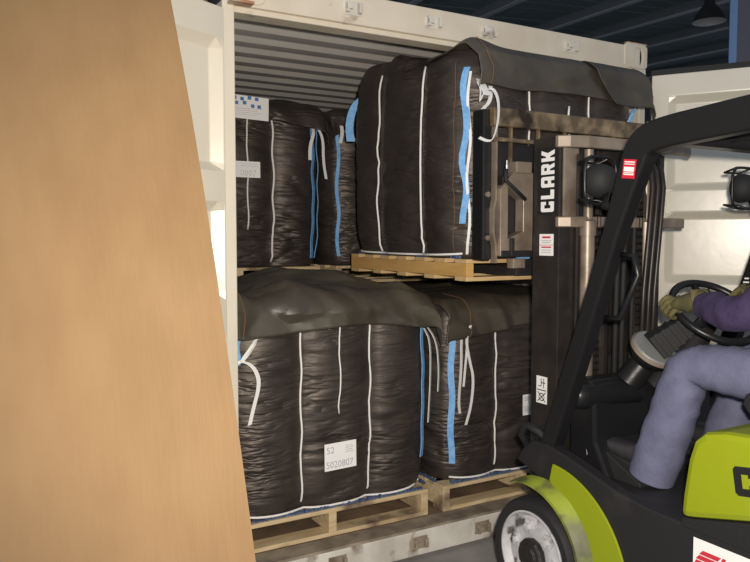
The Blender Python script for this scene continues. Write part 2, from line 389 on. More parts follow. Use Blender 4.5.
# corrugated side walls (profile in plan) and roof (profile in side view)
def corr(n0, n1, pitch, depth):
    p = []; t = n0
    while t < n1:
        for dx, dd in ((0, 0), (.32, 0), (.5, 1), (.82, 1)): p.append((min(t + dx * pitch, n1), dd * depth))
        t += pitch
    p.append((n1, 0)); return p
for side, xo, sg in (('l', -.028, 1), ('r', 2.426, -1)):
    pr = corr(.16, L, .28, .036); mb = MB()
    vs = [(xo + sg * d, y, z) for y, d in pr for z in (.15, 2.56)]
    mb.add(vs, [(2*i, 2*i+2, 2*i+3, 2*i+1) for i in range(len(pr) - 1)])
    mb.build('side_wall', 'inner_paint', ct, solid=.002, fixn=False)
pr = corr(.10, L, .209, .02); mb = MB()
vs = [(x, y, 2.565 - d) for y, d in pr for x in (-.03, 2.43)]
mb.add(vs, [(2*i, 2*i+1, 2*i+3, 2*i+2) for i in range(len(pr) - 1)])
mb.build('roof_panel', 'inner_paint', ct, solid=.002, fixn=False)
MB().box((.012, L, .15), (2.426, L + .05, 2.56)).build('front_wall', 'inner_paint', ct)
# doors: local x from the hinge outwards, visible face +-y
def door(hinge, ang, sy):
    W, z0, z1 = 1.17, .16, 2.42
    e = bpy.data.objects.new('door', None); C.objects.link(e); e.parent = ct
    e.location = (hinge[0] - 1.2, hinge[1], 0); e.rotation_euler = (0, 0, ang); e.empty_display_size = .1
    xs = [0, .006, .045, 1.09, 1.135, W] if sy > 0 else [0, .085, .125, 1.04, 1.085, W]
    zr = [(z0, 1), (.26, 1), (.30, 0), (.62, 0), (.66, 1), (.78, 1), (.82, 0), (1.12, 0), (1.155, 1), (1.285, 1), (1.325, 0),
          (1.635, 0), (1.672, 1), (1.79, 1), (1.825, 0), (2.262, 0), (2.302, 1), (z1, 1)]
    mb = MB(); O = V((0, 0, 0)); vs = []
    for z, pf in zr:
        for i, x in enumerate(xs):
            pr_ = 1 if (pf or i in (0, 1, 4, 5)) else 0
            vs.append((x, sy * (.012 + .040 * pr_), z))
    nx = len(xs); nz = len(zr); n = len(vs)
    fs = [(j*nx+i, j*nx+i+1, (j+1)*nx+i+1, (j+1)*nx+i) for j in range(nz-1) for i in range(nx-1)]
    vs += [(x, 0, z) for x, z in ((0, z0), (W, z0), (W, z1), (0, z1))]
    lo = list(range(nx)); hi = [(nz-1)*nx+i for i in range(nx)]; lf = [j*nx for j in range(nz)]; rt = [j*nx+nx-1 for j in range(nz)]
    fs += [(n, n+1, n+2, n+3), tuple(lo + [n+1, n]), tuple(hi + [n+2, n+3]), tuple(lf + [n+3, n]), tuple(rt + [n+2, n+1])]
    mb.add(vs, fs); mb.build('door_leaf', 'cream_paint', e, origin=O, bevel=.006)
    if sy < 0: MB().box((-.005, -.012, z1), (W + .005, .052 * sy + .006, z1 + .03)).build('door_gasket', 'rubber', e, origin=O)
    MB().box((W, -.01, z0), (W + .02, .05, z1)).build('door_gasket', 'rubber', e, origin=O)
    for z in (.40, .95, 1.55, 2.12):
        h = MB(); h.tube([(-.018, -.01 * sy, z - .06), (-.018, -.01 * sy, z + .06)], .014, 10)
        h.box((-.018, -.022 if sy > 0 else .008, z - .045), (.13, -.008 if sy > 0 else .022, z + .045))
        h.build('hinge', 'cream_paint', e, origin=O, bevel=.003)
    for x in (.32, .78):
        h = MB(); h.tube([(x, -sy * .05, z0 - .03), (x, -sy * .05, z1 + .03)], .017, 10)
        for z in (.5, 1.0, 1.6, 2.1): h.box((x - .04, min(-sy * .06, 0), z - .03), (x + .04, max(-sy * .06, 0), z + .03))
        h.build('locking_bar', 'sill_paint', e, origin=O, smooth=30)
    return e
door((-.034, -.004), math.radians(180 + 26.8), 1)
door((2.455, -.035), math.radians(-56.8), -1)

# ================================================================== CARDBOARD SHEET
cb = MB()
def card_pt(u, v, off=0.0):
    z = 2.62 * v; x = -.322 - 1.55 * u - .065 * v - .05 * max(0, v - .55) ** 2 * (1 - u) * 3
    y = -1.46 + .342 * z - .05 * math.sin(PI * v) * (1 - .5 * u) + .02 * math.sin(2.2 * u * PI) * v + .04 * u
    return V((x, y + off, z))
nu, nv = 24, 40
cb.grid(lambda u, v: card_pt(u, v), nu, nv); cb.grid(lambda u, v: card_pt(u, v, .008), nu, nv)
n1 = (nu + 1) * (nv + 1)
rim = [i for i in range(nu + 1)] + [(j + 1) * (nu + 1) - 1 for j in range(1, nv + 1)] + [nv * (nu + 1) + i for i in range(nu - 1, -1, -1)] + [j * (nu + 1) for j in range(nv - 1, 0, -1)]
cb.f += [(rim[i], rim[(i + 1) % len(rim)], rim[(i + 1) % len(rim)] + n1, rim[i] + n1) for i in range(len(rim))]; cb.m += [0] * len(rim)
tag(cb.build('cardboard_sheet', 'card', smooth=40), 'large brown corrugated cardboard sheet leaning in front of the left door', 'cardboard')

# ================================================================== PALLETS
def pallet(label, loc, rotx=0, w=1.06, d=1.08, h=.13, wood='pine_pale', side='pine_pale', lead=.10, group='wooden pallets under the bags'):
    t = thing('wooden_pallet', label, 'pallet', loc, group, (rotx, 0, 0)); O = V((0, 0, 0))
    tb = .019; sw = .040
    for x in (-w/2 + sw/2, 0, w/2 - sw/2):
        MB().box((x - sw/2, -d/2, tb), (x + sw/2, d/2, h - tb)).build('stringer', side, t, origin=O, bevel=.002)
    n = 7
    for k in range(n):
        y = -d/2 + .045 + (d - .09) * k / (n - 1)
        MB().box((-w/2, y - .045, h - tb), (w/2, y + .045, h + random.uniform(-.0015, 0))).build('deck_board', wood, t, origin=O, bevel=.002)
    for k in range(5):
        y = -d/2 + .045 + (d - .09) * k / 4
        MB().box((-w/2, y - .045, 0), (w/2, y + .045, tb)).build('bottom_board', wood, t, origin=O, bevel=.002)
    return t

# ================================================================== BULK BAGS
def bag_fn(H, hx, hy, seed, seams=(-1/3, 1/3), wr=.011, bulge=.02, SUP_N=9.0):
    def P(face, s, z, wrinkle=True):
        v = z / H
        k = (abs(s) ** SUP_N + 1) ** (-1 / SUP_N)
        sc = 1 - .045 * math.exp(-v / .05) + bulge * math.sin(PI * min(max(v, 0), 1))
        if v > .86: sc -= .07 * ((v - .86) / .14) ** 2
        dsp = 0.0
        for q in seams: dsp -= .016 * math.exp(-abs(s - q) / .05)
        ed_ = [-1.0, seams[0], seams[1], 1.0]
        for q in range(3):
            if ed_[q] <= s <= ed_[q + 1]:
                tt = 2 * (s - ed_[q]) / (ed_[q + 1] - ed_[q]) - 1
                dsp += .030 * (1 - tt * tt) - .014
        dsp -= .004 * math.exp(-abs(s) / .05)
        if wrinkle:
            lobe = 0 if s < seams[0] else (1 if s < seams[1] else 2)
            n = noise.noise(V((s * 1.5 + lobe * 9.1 + face * 31.0, z * 8 + .7 * s, seed)))
            amp = .25 + 2.2 * max(0, noise.noise(V((s * 1.1 + face * 5.3, z * 2.6, seed + 9.0))) + .12)
            amp *= 1 - .7 * max(math.exp(-abs(s - q) / .05) for q in seams)
            dsp -= wr * 1.5 * amp * max(0, 1 - abs(n) * 6.0)
            n2 = noise.noise(V((s * 2.2 + lobe * 4.1 + face * 17.0, z * 19 + 1.2 * s, seed + 3.3)))
            dsp -= wr * .75 * amp * max(0, 1 - abs(n2) * 4.5)
            dsp += .006 * noise.noise(V((s * 2 + face * 3.1, z * 3, seed + 5)))
        a, b = s * hx * k * sc, (hy * k * sc + dsp * (1 - abs(s) ** 8))
        a2, b2 = s * hy * k * sc, (hx * k * sc + dsp * (1 - abs(s) ** 8))
        return V(((a, -b, z), (b2, a2, z), (-a, b, z), (-b2, -a2, z))[face])
    return P
def bag_body(P, H, dome, nf=34, nz=92):
    mb = MB(); ring = [(f, -1 + 2 * i / nf) for f in range(4) for i in range(nf)]; n = len(ring)
    vs = []; zs = [H * j / nz for j in range(nz + 1)]
    for z in zs: vs += [P(f, s, z) for f, s in ring]
    top = vs[-n:]; R_ = 9
    for r in range(1, R_ + 1):
        q = 1 - r / (R_ + .0)
        for p in top:
            vs.append(V((p.x * max(q, .004), p.y * max(q, .004), H + dome * (1 - q ** 2) + .012 * noise.noise(V((p.x * q * 5, p.y * q * 5, dome * 30))))))
    rows = nz + 1 + R_
    fs = [(j*n+i, j*n+(i+1) % n, (j+1)*n+(i+1) % n, (j+1)*n+i) for j in range(rows - 1) for i in range(n)]
    fs += [tuple(range(n))[::-1], tuple(range((rows-1)*n, rows*n))]
    return mb.add(vs, fs)
def crumple(a, b, seed, cell=.2):
    # piecewise-planar heights on a skewed triangle lattice: sharp creases between flat facets
    x = (a + b * .35) / cell + seed; y = (b - a * .2) / cell + seed * 2
    i, j = math.floor(x), math.floor(y); fx_, fy_ = x - i, y - j
    def h(p, q):
        r_ = math.sin(p * 127.1 + q * 311.7 + seed * 17.0) * 43758.5453
        return r_ - math.floor(r_) - .5
    if fx_ + fy_ < 1: return h(i, j) + (h(i + 1, j) - h(i, j)) * fx_ + (h(i, j + 1) - h(i, j)) * fy_
    return h(i + 1, j + 1) + (h(i, j + 1) - h(i + 1, j + 1)) * (1 - fx_) + (h(i + 1, j) - h(i + 1, j + 1)) * (1 - fy_)
def drape(H, hx, hy, dome, hang, seed, sh=(0, .05), back=.0, r=.05, lift=.008, fold=.03, nu=110, nv=110, flare=.02, peak=None, topfold=1.0):
    """cover sheet: over the top and down the front; sh = overhang at left, right"""
    def wrapc(e, lim):
        g = abs(e) - (lim - r)
        if g < 0: return abs(e), 0.0
        if g < r * PI / 2: return lim - r + r * math.sin(g / r), r * (1 - math.cos(g / r))
        return lim, r + g - r * PI / 2
    def fn(u, v):
        a = -(hx + sh[0]) + (2 * hx + sh[0] + sh[1]) * u
        hg = hang(u)
        b = -(hy + hg) + (2 * hy + hg + back) * v
        x, dx = wrapc(a, hx); y, dy = wrapc(b, hy)
        x *= math.copysign(1, a); y *= math.copysign(1, b)
        rr = max(abs(x) / hx, abs(y) / hy)
        z = H + lift + dome * (1 - min(rr, 1) ** 2) - dx - dy * 1.0
        nA = noise.noise(V((a * 3.2 + b * 1.5, b * 3.0 - a * 1.2, seed)))
        nB = abs(noise.noise(V((a * 2.1 - b * 2.6, b * 2.2 + a * 2, seed + 4))))
        f = fold * (.35 * nA + (.2 - nB) * .5 + 1.5 * crumple(a, b, seed, .17) + .7 * crumple(a, b, seed + 3, .09))
        wf = min(1, max(0, (dy / r - .1) / .9)); ws = min(1, max(0, (dx / r - .1) / .9))
        y -= wf * (flare * dy / .2 + max(0, .016 + f * .8))
        x += math.copysign(ws * (1 - wf) * (max(-.004, f * .6) + .01), a)
        z += (1 - wf) * (1 - ws) * max(f * .7, -.004) * topfold
        if peak: z += peak(x, y) * max(0, 1 - dy / .15)
        return V((x, y, z))
    return fn, nu, nv

def cords(t, P, spec, name='seam_cord', r=.0050, m='cord', face=0):
    for s, z0, z1 in spec:
        pts = []; n = max(6, int((z1 - z0) / .035))
        for i in range(n + 1):
            z = z0 + (z1 - z0) * i / n
            p = P(face, s + .012 * math.sin(z * 23 + s * 40) * (0.6 if i not in (0, n) else 0), z, True)
            q = V((0, -1, 0)) if face == 0 else V((-1, 0, 0)) if face == 3 else V((1, 0, 0))
            pts.append(p + q * .009)
        MB().tube(pts, r, 6).build(name, m, t, origin=V((0, 0, 0)), smooth='all')
def corner_strap(t, P, face, s, z0, z1, w=.032, m='blue_web', name='lifting_strap', wob=.004, off=.008, seed=0):
    pts = []; wd = []
    n = 18
    for i in range(n + 1):
        z = z0 + (z1 - z0) * i / n; p = P(face, s, z, False)
        tang = (P(face, min(s + .04, 1), z, False) - P(face, max(s - .04, -1), z, False)).normalized()
        nn = V((tang.y, -tang.x, 0)); 
        pts.append(p + nn * (off + wob * math.sin(i * 1.3 + seed)) + tang * wob * 1.5 * math.sin(i * .8 + seed)); wd.append(tang)
    return MB().ribbon(pts, wd, w, .004).build(name, m, t, origin=V((0, 0, 0)))
def tie(t, pts, w=.016, wd=(1, 0, 0), m='ribbon'):
    # smooth a control polyline
    pts = [V(p) for p in pts]
    for _ in range(2):
        q = [pts[0]]
        for a, b in zip(pts, pts[1:]): q += [a * .75 + b * .25, a * .25 + b * .75]
        pts = q + [pts[-1]]
    return MB().ribbon(pts, V(wd), w, .003).build('tie_ribbon', m, t, origin=V((0, 0, 0)))
def fringe(t, hx, hy, z=.006, dirs=(0, 3, 1)):
    mb = MB()
    def edge(a, b):
        n = 60; a = V(a); b = V(b); nn = (b - a).normalized(); out = V((nn.y, -nn.x, 0))
        for i in range(n):
            p = a + (b - a) * (i + .5) / n; l = .012 + .012 * random.random()
            c = p + out * l * .4
            mb.box((c.x - .006, c.y - .009, .0), (c.x + .006, c.y + .009, .005 + .010 * random.random()))
    c = .90
    if 0 in dirs: edge((-hx * c, -hy * .985, 0), (hx * c, -hy * .985, 0))
    if 1 in dirs: edge((hx * .985, -hy * c, 0), (hx * .985, hy * c, 0))
    if 3 in dirs: edge((-hx * .985, hy * c, 0), (-hx * .985, -hy * c, 0))
    o = mb.build('base_fringe', 'blue_fringe', t, origin=V((0, 0, 0))); o['kind'] = 'stuff'; return o
def base_cord(t, P, faces=(0,)):
    for f in faces:
        pts = [P(f, -.95 + 1.9 * i / 24, .012, False) + V(((0, -1, 0), (1, 0, 0), (0, 1, 0), (-1, 0, 0))[f]) * .010 + V((0, 0, .012 * (abs(-.95 + 1.9 * i / 24)) ** 3)) for i in range(25)]
        MB().tube(pts, .0055, 6).build('base_cord', 'cord', t, origin=V((0, 0, 0)), smooth='all')
G_BAG = 'black woven bulk bags'
O0 = V((0, 0, 0))
def bag(label, loc, H, dome, seed, hx=.52, hy=.53, rotx=0, seams=(-1/3, 1/3), N=9.0, rise=None, wr=.011):
    t = thing('bulk_bag', label, 'bulk bag', loc, G_BAG, (rotx, 0, 0))
    P0 = bag_fn(H, hx, hy, seed, seams, wr=wr, SUP_N=N)
    def P(f, s, z, wrinkle=True):
        p = P0(f, s, z, wrinkle)
        if rise: p.z += rise(p.y) * max(0, (z / H - .55) / .45)
        return p
    mb = bag_body(P0, H, dome)
    if rise:
        for p in mb.v: p.z += rise(p.y) * max(0, (min(p.z, H) / H - .55) / .45)
    mb.build('bag_body', 'fabric', t, origin=O0, smooth='all')
    return t, P
def cover(t, H, hx, hy, dome, hang, seed, **k):
    fn, nu, nv = drape(H, hx, hy, dome, hang, seed, **k)
    mb = MB(); mb.grid(fn, nu, nv)
    o = mb.build('cover_sheet', 'cover_fabric', t, origin=O0, smooth=22, fixn=False, solid=.004)
    return fn, o
def stitch(o, fn, u, v0=0.0, v1=.5, r=.0014):
    pts = [fn(u + .01 * math.sin(i * .4), v0 + (v1 - v0) * i / 16) + V((0, -.003, .003)) for i in range(17)]
    MB().tube(pts, r, 5).build('stitching', 'orange_thread', o, origin=O0)

FZ = .152
# --- lower left, front row
pallet('pale wooden pallet on the container deck under the lower left bag', (.54, .665, FZ), h=.13)
z0 = FZ + .13
A, PA = bag('black bulk bag at lower left with an olive cover flap and a label reading 52', (.575, .675, z0), .96, .07, 1.7, hx=.525)
cords(A, PA, [(-1/3, .02, .93), (1/3, .02, .93)]); cords(A, PA, [(.0, .44, .93)], r=.0038)
hA = lambda u: .128 + .012 * u - .02 * math.sin(u * PI) + .010 * math.sin(u * 9) - .015 * u
fA, cA = cover(A, .96, .54, .55, .085, hA, 2.2, sh=(.02, .075), fold=.075, flare=.02)
stitch(cA, fA, .075, .0, .34)
corner_strap(A, PA, 0, .93, .16, .93, w=.03, wob=.002)
corner_strap(A, PA, 0, -.93, .70, .93, w=.03, wob=.002)
tie(A, [(.50, -.50, .80), (.515, -.535, .74), (.52, -.53, .55), (.51, -.525, .33)], w=.018, wd=(.8, .6, 0))
tie(A, [(.52, -.48, .82), (.555, -.53, .74), (.56, -.545, .6), (.565, -.53, .48)], w=.018, wd=(.8, .6, 0))
tie(A, [(-.41, -.575, .815), (-.44, -.60, .79), (-.49, -.60, .73), (-.45, -.595, .72), (-.415, -.59, .68), (-.40, -.585, .62), (-.43, -.58, .51), (-.445, -.58, .45)], w=.018, wd=(1, 0, .2))
tie(A, [(-.41, -.575, .80), (-.46, -.59, .74), (-.50, -.585, .72)], w=.018, wd=(.3, 0, 1))
fringe(A, .525, .53); base_cord(A, PA, (0, 1))
# printed label
lx, lz = -.085, .185
lab = plate((lx, PA(0, .02, .25).y - .030, lz), (1, .02, .02), (0, .02, 1), .165, .125).build('paper_label', 'paper', A, origin=O0)
py = PA(0, .02, .25).y - .0315
def lab_text(par, txt, size, x, z, y, m='print_grey', wide=1.0, xd=(1, .02, .02)):
    return text_mb(txt, size, (x, y, z), xd, (0, .02, 1), wide=wide).build('lettering', m, par, origin=O0)
lab_text(lab, '52', .042, lx + .008, lz + .080, py); lab_text(lab, '5020807', .044, lx + .006, lz + .012, py, wide=.92)
for k in range(4): plate((lx + .105, py + .001, lz + .076 + k * .010), (1, .02, .02), (0, .02, 1), .045 - .006 * (k % 2), .005).build('printed_line', 'print_pale', lab, origin=O0)
# --- lower right, front row
pallet('wooden pallet on the container deck next to the forklift wheel', (1.685, .655, FZ), h=.13)
B_, PB = bag('black bulk bag at lower right partly hidden behind the forklift mast', (1.685, .665, z0), .93, .02, 5.1, hx=.525)
cords(B_, PB, [(-1/3, .02, .86), (1/3, .02, .86)])
hB = lambda u: .165 - .05 * u + .015 * math.sin(u * 8 + 1)
fB, cB = cover(B_, .93, .535, .545, .03, hB, 7.4, sh=(.0, .02), fold=.06, flare=.02, topfold=.4)
stitch(cB, fB, .13, .0, .3)
corner_strap(B_, PB, 0, -.90, .10, .80, w=.032, wob=.003, seed=1)
tie(B_, [(-.42, -.575, .80), (-.445, -.575, .76), (-.43, -.56, .60), (-.44, -.55, .42), (-.43, -.55, .36)], w=.016, wd=(1, .2, 0))
tie(B_, [(-.39, -.58, .81), (-.42, -.58, .74), (-.385, -.57, .62), (-.36, -.57, .54), (-.37, -.565, .40), (-.40, -.56, .30)], w=.015, wd=(1, 0, 0))
tie(B_, [(-.43, -.57, .79), (-.40, -.575, .77), (-.42, -.565, .5)], w=.012, wd=(1, 0, 0))
fringe(B_, .525, .53, dirs=(0, 3)); base_cord(B_, PB, (0,))
for s in (-.06,):
    ly = PB(0, .05, .4).y - .030
    lb = plate((-.045, ly, .31), (1, .02, 0), (0, .02, 1), .13, .11).build('paper_label', 'paper', B_, origin=O0)
    lab_text(lb, '50', .034, -.037, .385, ly - .0012); plate((-.037, ly - .001, .325), (1, .02, 0), (0, .02, 1), .10, .035).build('printed_line', 'print_pale', lb, origin=O0)
cords(B_, PB, [(-.95, .03, .8)], r=.0014, m='orange_thread', name='stitching', face=3)

# --- second row, lower tier (mostly hidden) and upper tier
Y2 = 1.90
for x, lb, sd in ((.54, 'left', 11.0), (1.715, 'right', 13.0)):
    pallet('wooden pallet deep in the container under the hidden %s bag' % lb, (x, Y2, FZ), h=.12)
    bag('black bulk bag hidden behind the lower %s bag' % lb, (x, Y2 + .0, FZ + .12), .94, .0, sd)
ZU = FZ + .12 + .965
pallet('wooden pallet of the upper left bag resting on the stack behind', (.54, Y2, ZU), h=.115)
D_, PD = bag('black bulk bag at upper left with a blue printed sheet by the container post', (.575, Y2, ZU + .115), .99, .08, 21.0, hx=.535, N=6.0)
cords(D_, PD, [(.02, .23, .95)], r=.005); cords(D_, PD, [(.345, .03, .97)], r=.0065)
hD = lambda u: .07 + .05 * math.sin(u * 7)
def cover_dark(t, *a, **k):
    fn, o = cover(t, *a, **k); o.data.materials[0] = M['fabric']; return fn, o
cover_dark(D_, .99, .535, .545, .09, lambda u: .055 + .09 * u ** 2, 3.3, sh=(.0, .06), fold=.04)
corner_strap(D_, PD, 0, .90, .05, .88, w=.03, wob=.004, seed=2); corner_strap(D_, PD, 1, -.86, .05, .88, w=.022, wob=.004, seed=4)
tie(D_, [(.44, -.56, .86), (.43, -.59, .82), (.40, -.60, .74), (.405, -.59, .66)], w=.022, wd=(1, 0, 0))
tie(D_, [(.47, -.56, .87), (.50, -.58, .80), (.505, -.57, .66), (.53, -.56, .55)], w=.018, wd=(1, 0, 0))
ly = PD(0, .1, .8).y - .055
sh_ = plate((-.27, ly, .885), (1, .0, -.03), (.03, .03, 1), .40, .135).build('paper_label', 'paper', D_, origin=O0)
for i, (a, b) in enumerate([(.19, .125), (.235, .120), (.28, .128), (.325, .124), (.20, .095), (.25, .098), (.30, .082), (.34, .080), (.15, .12), (.12, .09)]):
    plate((-.28 + a, ly - .002, .868 + b - .006), (1, 0, 0), (0, 0, 1), .022, .02).build('pictogram', 'print_blue', sh_, origin=O0)
for k in range(4): plate((-.27 + .10, ly - .002, .935 - .012 * k), (1, 0, 0), (0, 0, 1), .26 - .03 * (k % 2), .004).build('printed_line', 'print_pale', sh_, origin=O0)
s2 = plate((-.175, ly, .535), (1, 0, 0), (0, .02, 1), .25, .095).build('paper_label', 'paper', D_, origin=O0)
text_mb('0807', .05, (-.05, ly - .0015, .545), (1, 0, 0), (0, .02, 1)).build('lettering', 'print_pale', s2, origin=O0)
for k in range(2): plate((-.045, ly - .002, .60 + .012 * k), (1, 0, 0), (0, 0, 1), .1, .004).build('printed_line', 'print_pale', s2, origin=O0)
pallet('wooden pallet of the upper right bag at the back, mostly hidden', (1.715, Y2, ZU), h=.115)
E_, PE = bag('black bulk bag at the back between the upper left bag and the lifted bag', (1.69, Y2, ZU + .115), .99, .06, 25.0, hx=.53)
cover_dark(E_, .99, .54, .545, .07, lambda u: .15 - .1 * u, 8.3, sh=(.06, .0), fold=.05)
corner_strap(E_, PE, 0, -.93, .06, .88, w=.022, wob=.005, seed=3)
tie(E_, [(-.48, -.53, .94), (-.47, -.57, .86), (-.485, -.56, .78)], w=.024, wd=(1, 0, 0))
tie(E_, [(-.46, -.57, .86), (-.40, -.585, .82), (-.34, -.58, .74), (-.32, -.57, .64), (-.37, -.57, .58)], w=.018, wd=(1, 0, .2))
cords(E_, PE, [(-1/3, .03, .9)])

# --- the lifted load on the forks
TILT = math.radians(.3)
LX, LY, LZ = 1.60, .340, 1.338
def load_rise(y):
    t = min(1, max(0, (y + .20) / .26)); return .070 * t * t * (3 - 2 * t)
pallet('yellowish wooden pallet lifted on the forklift forks', (LX, LY, LZ), rotx=TILT, w=1.11, d=1.10, h=.100, wood='pine', side='pine_side')
lz = LZ + .1005
F_, PF = bag('black bulk bag lifted by the forklift with a brown cover flap', (LX, LY + .012, lz), .955, .0, 31.0, hx=.570, hy=.565, rotx=TILT, N=6.5, rise=load_rise, wr=.007)
cords(F_, PF, [(-.36, .02, .89), (.36, .02, .92)], face=3, r=.0055)
cords(F_, PF, [(-1/3, .5, .84), (.03, .5, .72), (1/3, .5, .84)])
hF = lambda u: .17 + .008 * math.sin(u * 9) - .02 * (u > .66) * (u - .66)
fF, cF = cover(F_, .955, .555, .575, .0, hF, 12.2, sh=(.0, .05), fold=.045, flare=.035, lift=.006, topfold=.1, back=-.80,
               peak=lambda x, y: .030 * math.exp(-((x + .50) / .10) ** 2 - ((y + .50) / .09) ** 2) + load_rise(y))
fd = MB(); fd.grid(lambda u, v: fF((.60 + .13 * (1 - v) ** 2) * (1 - u) + 1.0 * u, -.03 + .46 * v) + V((0, -.016 - .012 * (1 - u), -.004)), 40, 24)
fd.build('cover_fold', 'cover_fabric', F_, origin=O0, smooth=14, fixn=False, solid=.004)
stitch(cF, fF, .055, .0, .43); stitch(cF, fF, .92, .0, .43)
cords(F_, PF, [(.86, .03, .9)], face=3, r=.0014, m='orange_thread', name='stitching')
corner_strap(F_, PF, 3, .965, .16, .86, w=.030, wob=.007, seed=5)
corner_strap(F_, PF, 0, -.985, .02, .84, w=.012, wob=.005, m='ribbon', name='white_strap', seed=5)
tie(F_, [(-.535, -.60, .78), (-.545, -.64, .74), (-.60, -.70, .66), (-.585, -.71, .71), (-.54, -.71, .735), (-.505, -.71, .69), (-.503, -.71, .60), (-.53, -.71, .515), (-.56, -.71, .505), (-.60, -.70, .52)], w=.016, wd=(.75, .2, .6))
tie(F_, [(-.525, -.60, .79), (-.53, -.64, .75), (-.53, -.66, .71)], w=.035, wd=(1, 0, 0))
tie(F_, [(-.45, -.585, .77), (-.46, -.60, .70), (-.50, -.585, .66), (-.505, -.575, .60)], w=.02, wd=(1, 0, 0))
tie(F_, [(-.49, -.58, .50), (-.485, -.585, .44), (-.475, -.58, .36)], w=.016, wd=(1, 0, 0))
tie(F_, [(.46, -.60, .74), (.43, -.61, .71), (.38, -.61, .655)], w=.024, wd=(.6, 0, .8)); tie(F_, [(.45, -.605, .74), (.42, -.61, .69), (.41, -.61, .65)], w=.03, wd=(1, 0, .2), m='blue_web')
corner_strap(F_, PF, 0, .95, .3, .70, w=.03, m='blue_web')
# blue lifting loop at the far left corner
lp_ = [(-.46, .46, .93), (-.49, .50, .90), (-.545, .53, .84), (-.565, .55, .74), (-.56, .54, .64)]
tie(F_, lp_, w=.045, wd=(.868, -.497, 0), m='blue_web')
fringe(F_, .535, .535, dirs=(0, 3)); base_cord(F_, PF, (3,))

# ================================================================== FORKLIFT
FX = 1.60
fk = thing('forklift', 'lime green and black forklift lifting a bag into the container', 'forklift', (FX, -1.4, 0))
def mir(x): return 2 * FX - x
BLK = 'black_paint'
# ---- chassis and side panels
side = [(-.55, .12), (-.55, .66), (-.60, .70), (-.68, .705), (-.77, .685), (-.90, .655), (-1.04, .618), (-1.18, .605), (-1.33, .60), (-2.2, .60), (-2.2, .12)]
ch = MB(); ch.prism([(-.93, .14), (-.93, .56), (-2.25, .56), (-2.25, .14)], 'x', 1.16, 2.04); ch.prism([(-.45, .14), (-.45, .62), (-.93, .62), (-.93, .14)], 'x', 1.30, 1.90)
ch.build('chassis', 'black_matte', fk, bevel=.01)
def arch_profile():
    c = (-.63, .25); R = .31
    pts = [(-.50, .60), (-.55, .665), (-.60, .70), (-.68, .705), (-.77, .688), (-.90, .657), (-1.04, .620), (-1.18, .606), (-1.33, .602), (-2.2, .602), (-2.2, .13), (-.63 - R, .13)]
    for k in range(9):
        a_ = math.radians(200 - k * (110 / 8)); pts.append((c[0] + R * math.cos(a_), c[1] + R * math.sin(a_)))
    return pts
for sx in (0, 1):
    xa, xb = (1.095, 1.15) if sx == 0 else (2.05, 2.105)
    MB().prism(arch_profile(), 'x', xa, xb).build('side_panel', 'black_matte', fk, bevel=.008)
    # green crescent panel behind the wheel arch, with the flared lip as its own piece
    c = (-.63, .25); xo = 1.094 if sx == 0 else 2.106; sg = -1 if sx == 0 else 1
    out = []; inn = []
    N = 22
    for k in range(N + 1):
        a_ = math.radians(104 + k * (92 / N)); q = k / N
        ro = .400 + .085 * math.sin(q * PI * .5); ri = .315
        if q < .02: ri = .33
        out.append((c[0] + ro * math.cos(a_), c[1] + ro * math.sin(a_))); inn.append((c[0] + ri * math.cos(a_), c[1] + ri * math.sin(a_)))
    fp = MB().prism(out + inn[::-1], 'x', min(xo, xo + sg * .010), max(xo, xo + sg * .010)).build('fender_panel', 'lime', fk, bevel=.003)
    lipm = MB(); prof = [(.286, 0), (.335, .0), (.312, .040), (.296, .058), (.283, .058), (.280, .045)]
    vs = []
    NL = 30
    for k in range(NL + 1):
        a_ = math.radians(66 + k * (130 / NL)); q = k / NL; tw = min(1, q / .18) 
        for r_, h_ in prof: 
            rr = .283 + (r_ - .283) * (.22 + .78 * min(1, q / .45))
            vs.append((xo + sg * (h_ * (.85 + .15 * tw)), c[0] + rr * math.cos(a_), c[1] + rr * math.sin(a_)))
    n = len(prof); fs = [(k*n+j, k*n+(j+1) % n, (k+1)*n+(j+1) % n, (k+1)*n+j) for k in range(NL) for j in range(n)]
    fs += [tuple(range(n)), tuple(range(NL*n, NL*n+n))]
    lipm.add(vs, fs).build('fender_lip', 'lime_scuffed', fk, smooth=35)
# ---- wheels
def wheel(name, c, R, wdt, sg):
    e = bpy.data.objects.new(name, None); C.objects.link(e); e.parent = fk; e.empty_display_size = .1
    w2 = wdt / 2; ax = (sg, 0, 0)
    MB().lathe([(.70*R, -w2), (.9*R, -w2), (.985*R, -w2*.8), (R, -w2*.5), (R, w2*.5), (.985*R, w2*.8), (.94*R, w2), (.86*R, w2*1.02), (.79*R, w2*.96), (.76*R, w2*.80)], c, ax, 56).build('tyre', 'tyre', e, origin=parent_origin(fk), smooth=40)
    rm = MB(); rm.lathe([(.72*R, -w2*.9), (.755*R, w2*.78), (.775*R, w2*.98), (.745*R, w2*1.0), (.725*R, w2*.84), (.66*R, w2*.66), (.52*R, w2*.74), (.34*R, w2*.82), (.30*R, w2*.78), (.0, w2*.76)], c, ax, 56)
    rm.build('rim', 'rim_grey', e, origin=parent_origin(fk), smooth=35)
    hb = MB(); hb.lathe([(.30*R, w2*.6), (.30*R, w2*1.0), (.26*R, w2*1.08), (.20*R, w2*1.12), (.19*R, w2*1.22), (.0, w2*1.24)], c, ax, 12)
    hb.build('hub', 'hub_black', e, origin=parent_origin(fk), bevel=.003)
    for k in range(6):
        a_ = k * PI / 3 + .25; p = V(c) + V((sg * w2 * .74, .47 * R * math.cos(a_), .47 * R * math.sin(a_)))
        MB().lathe([(.034, 0), (.034, .006), (.019, .008), (.019, .022), (.0, .024)], p, ax, 6).build('wheel_nut', 'rim_grey', e, origin=parent_origin(fk))
    return e
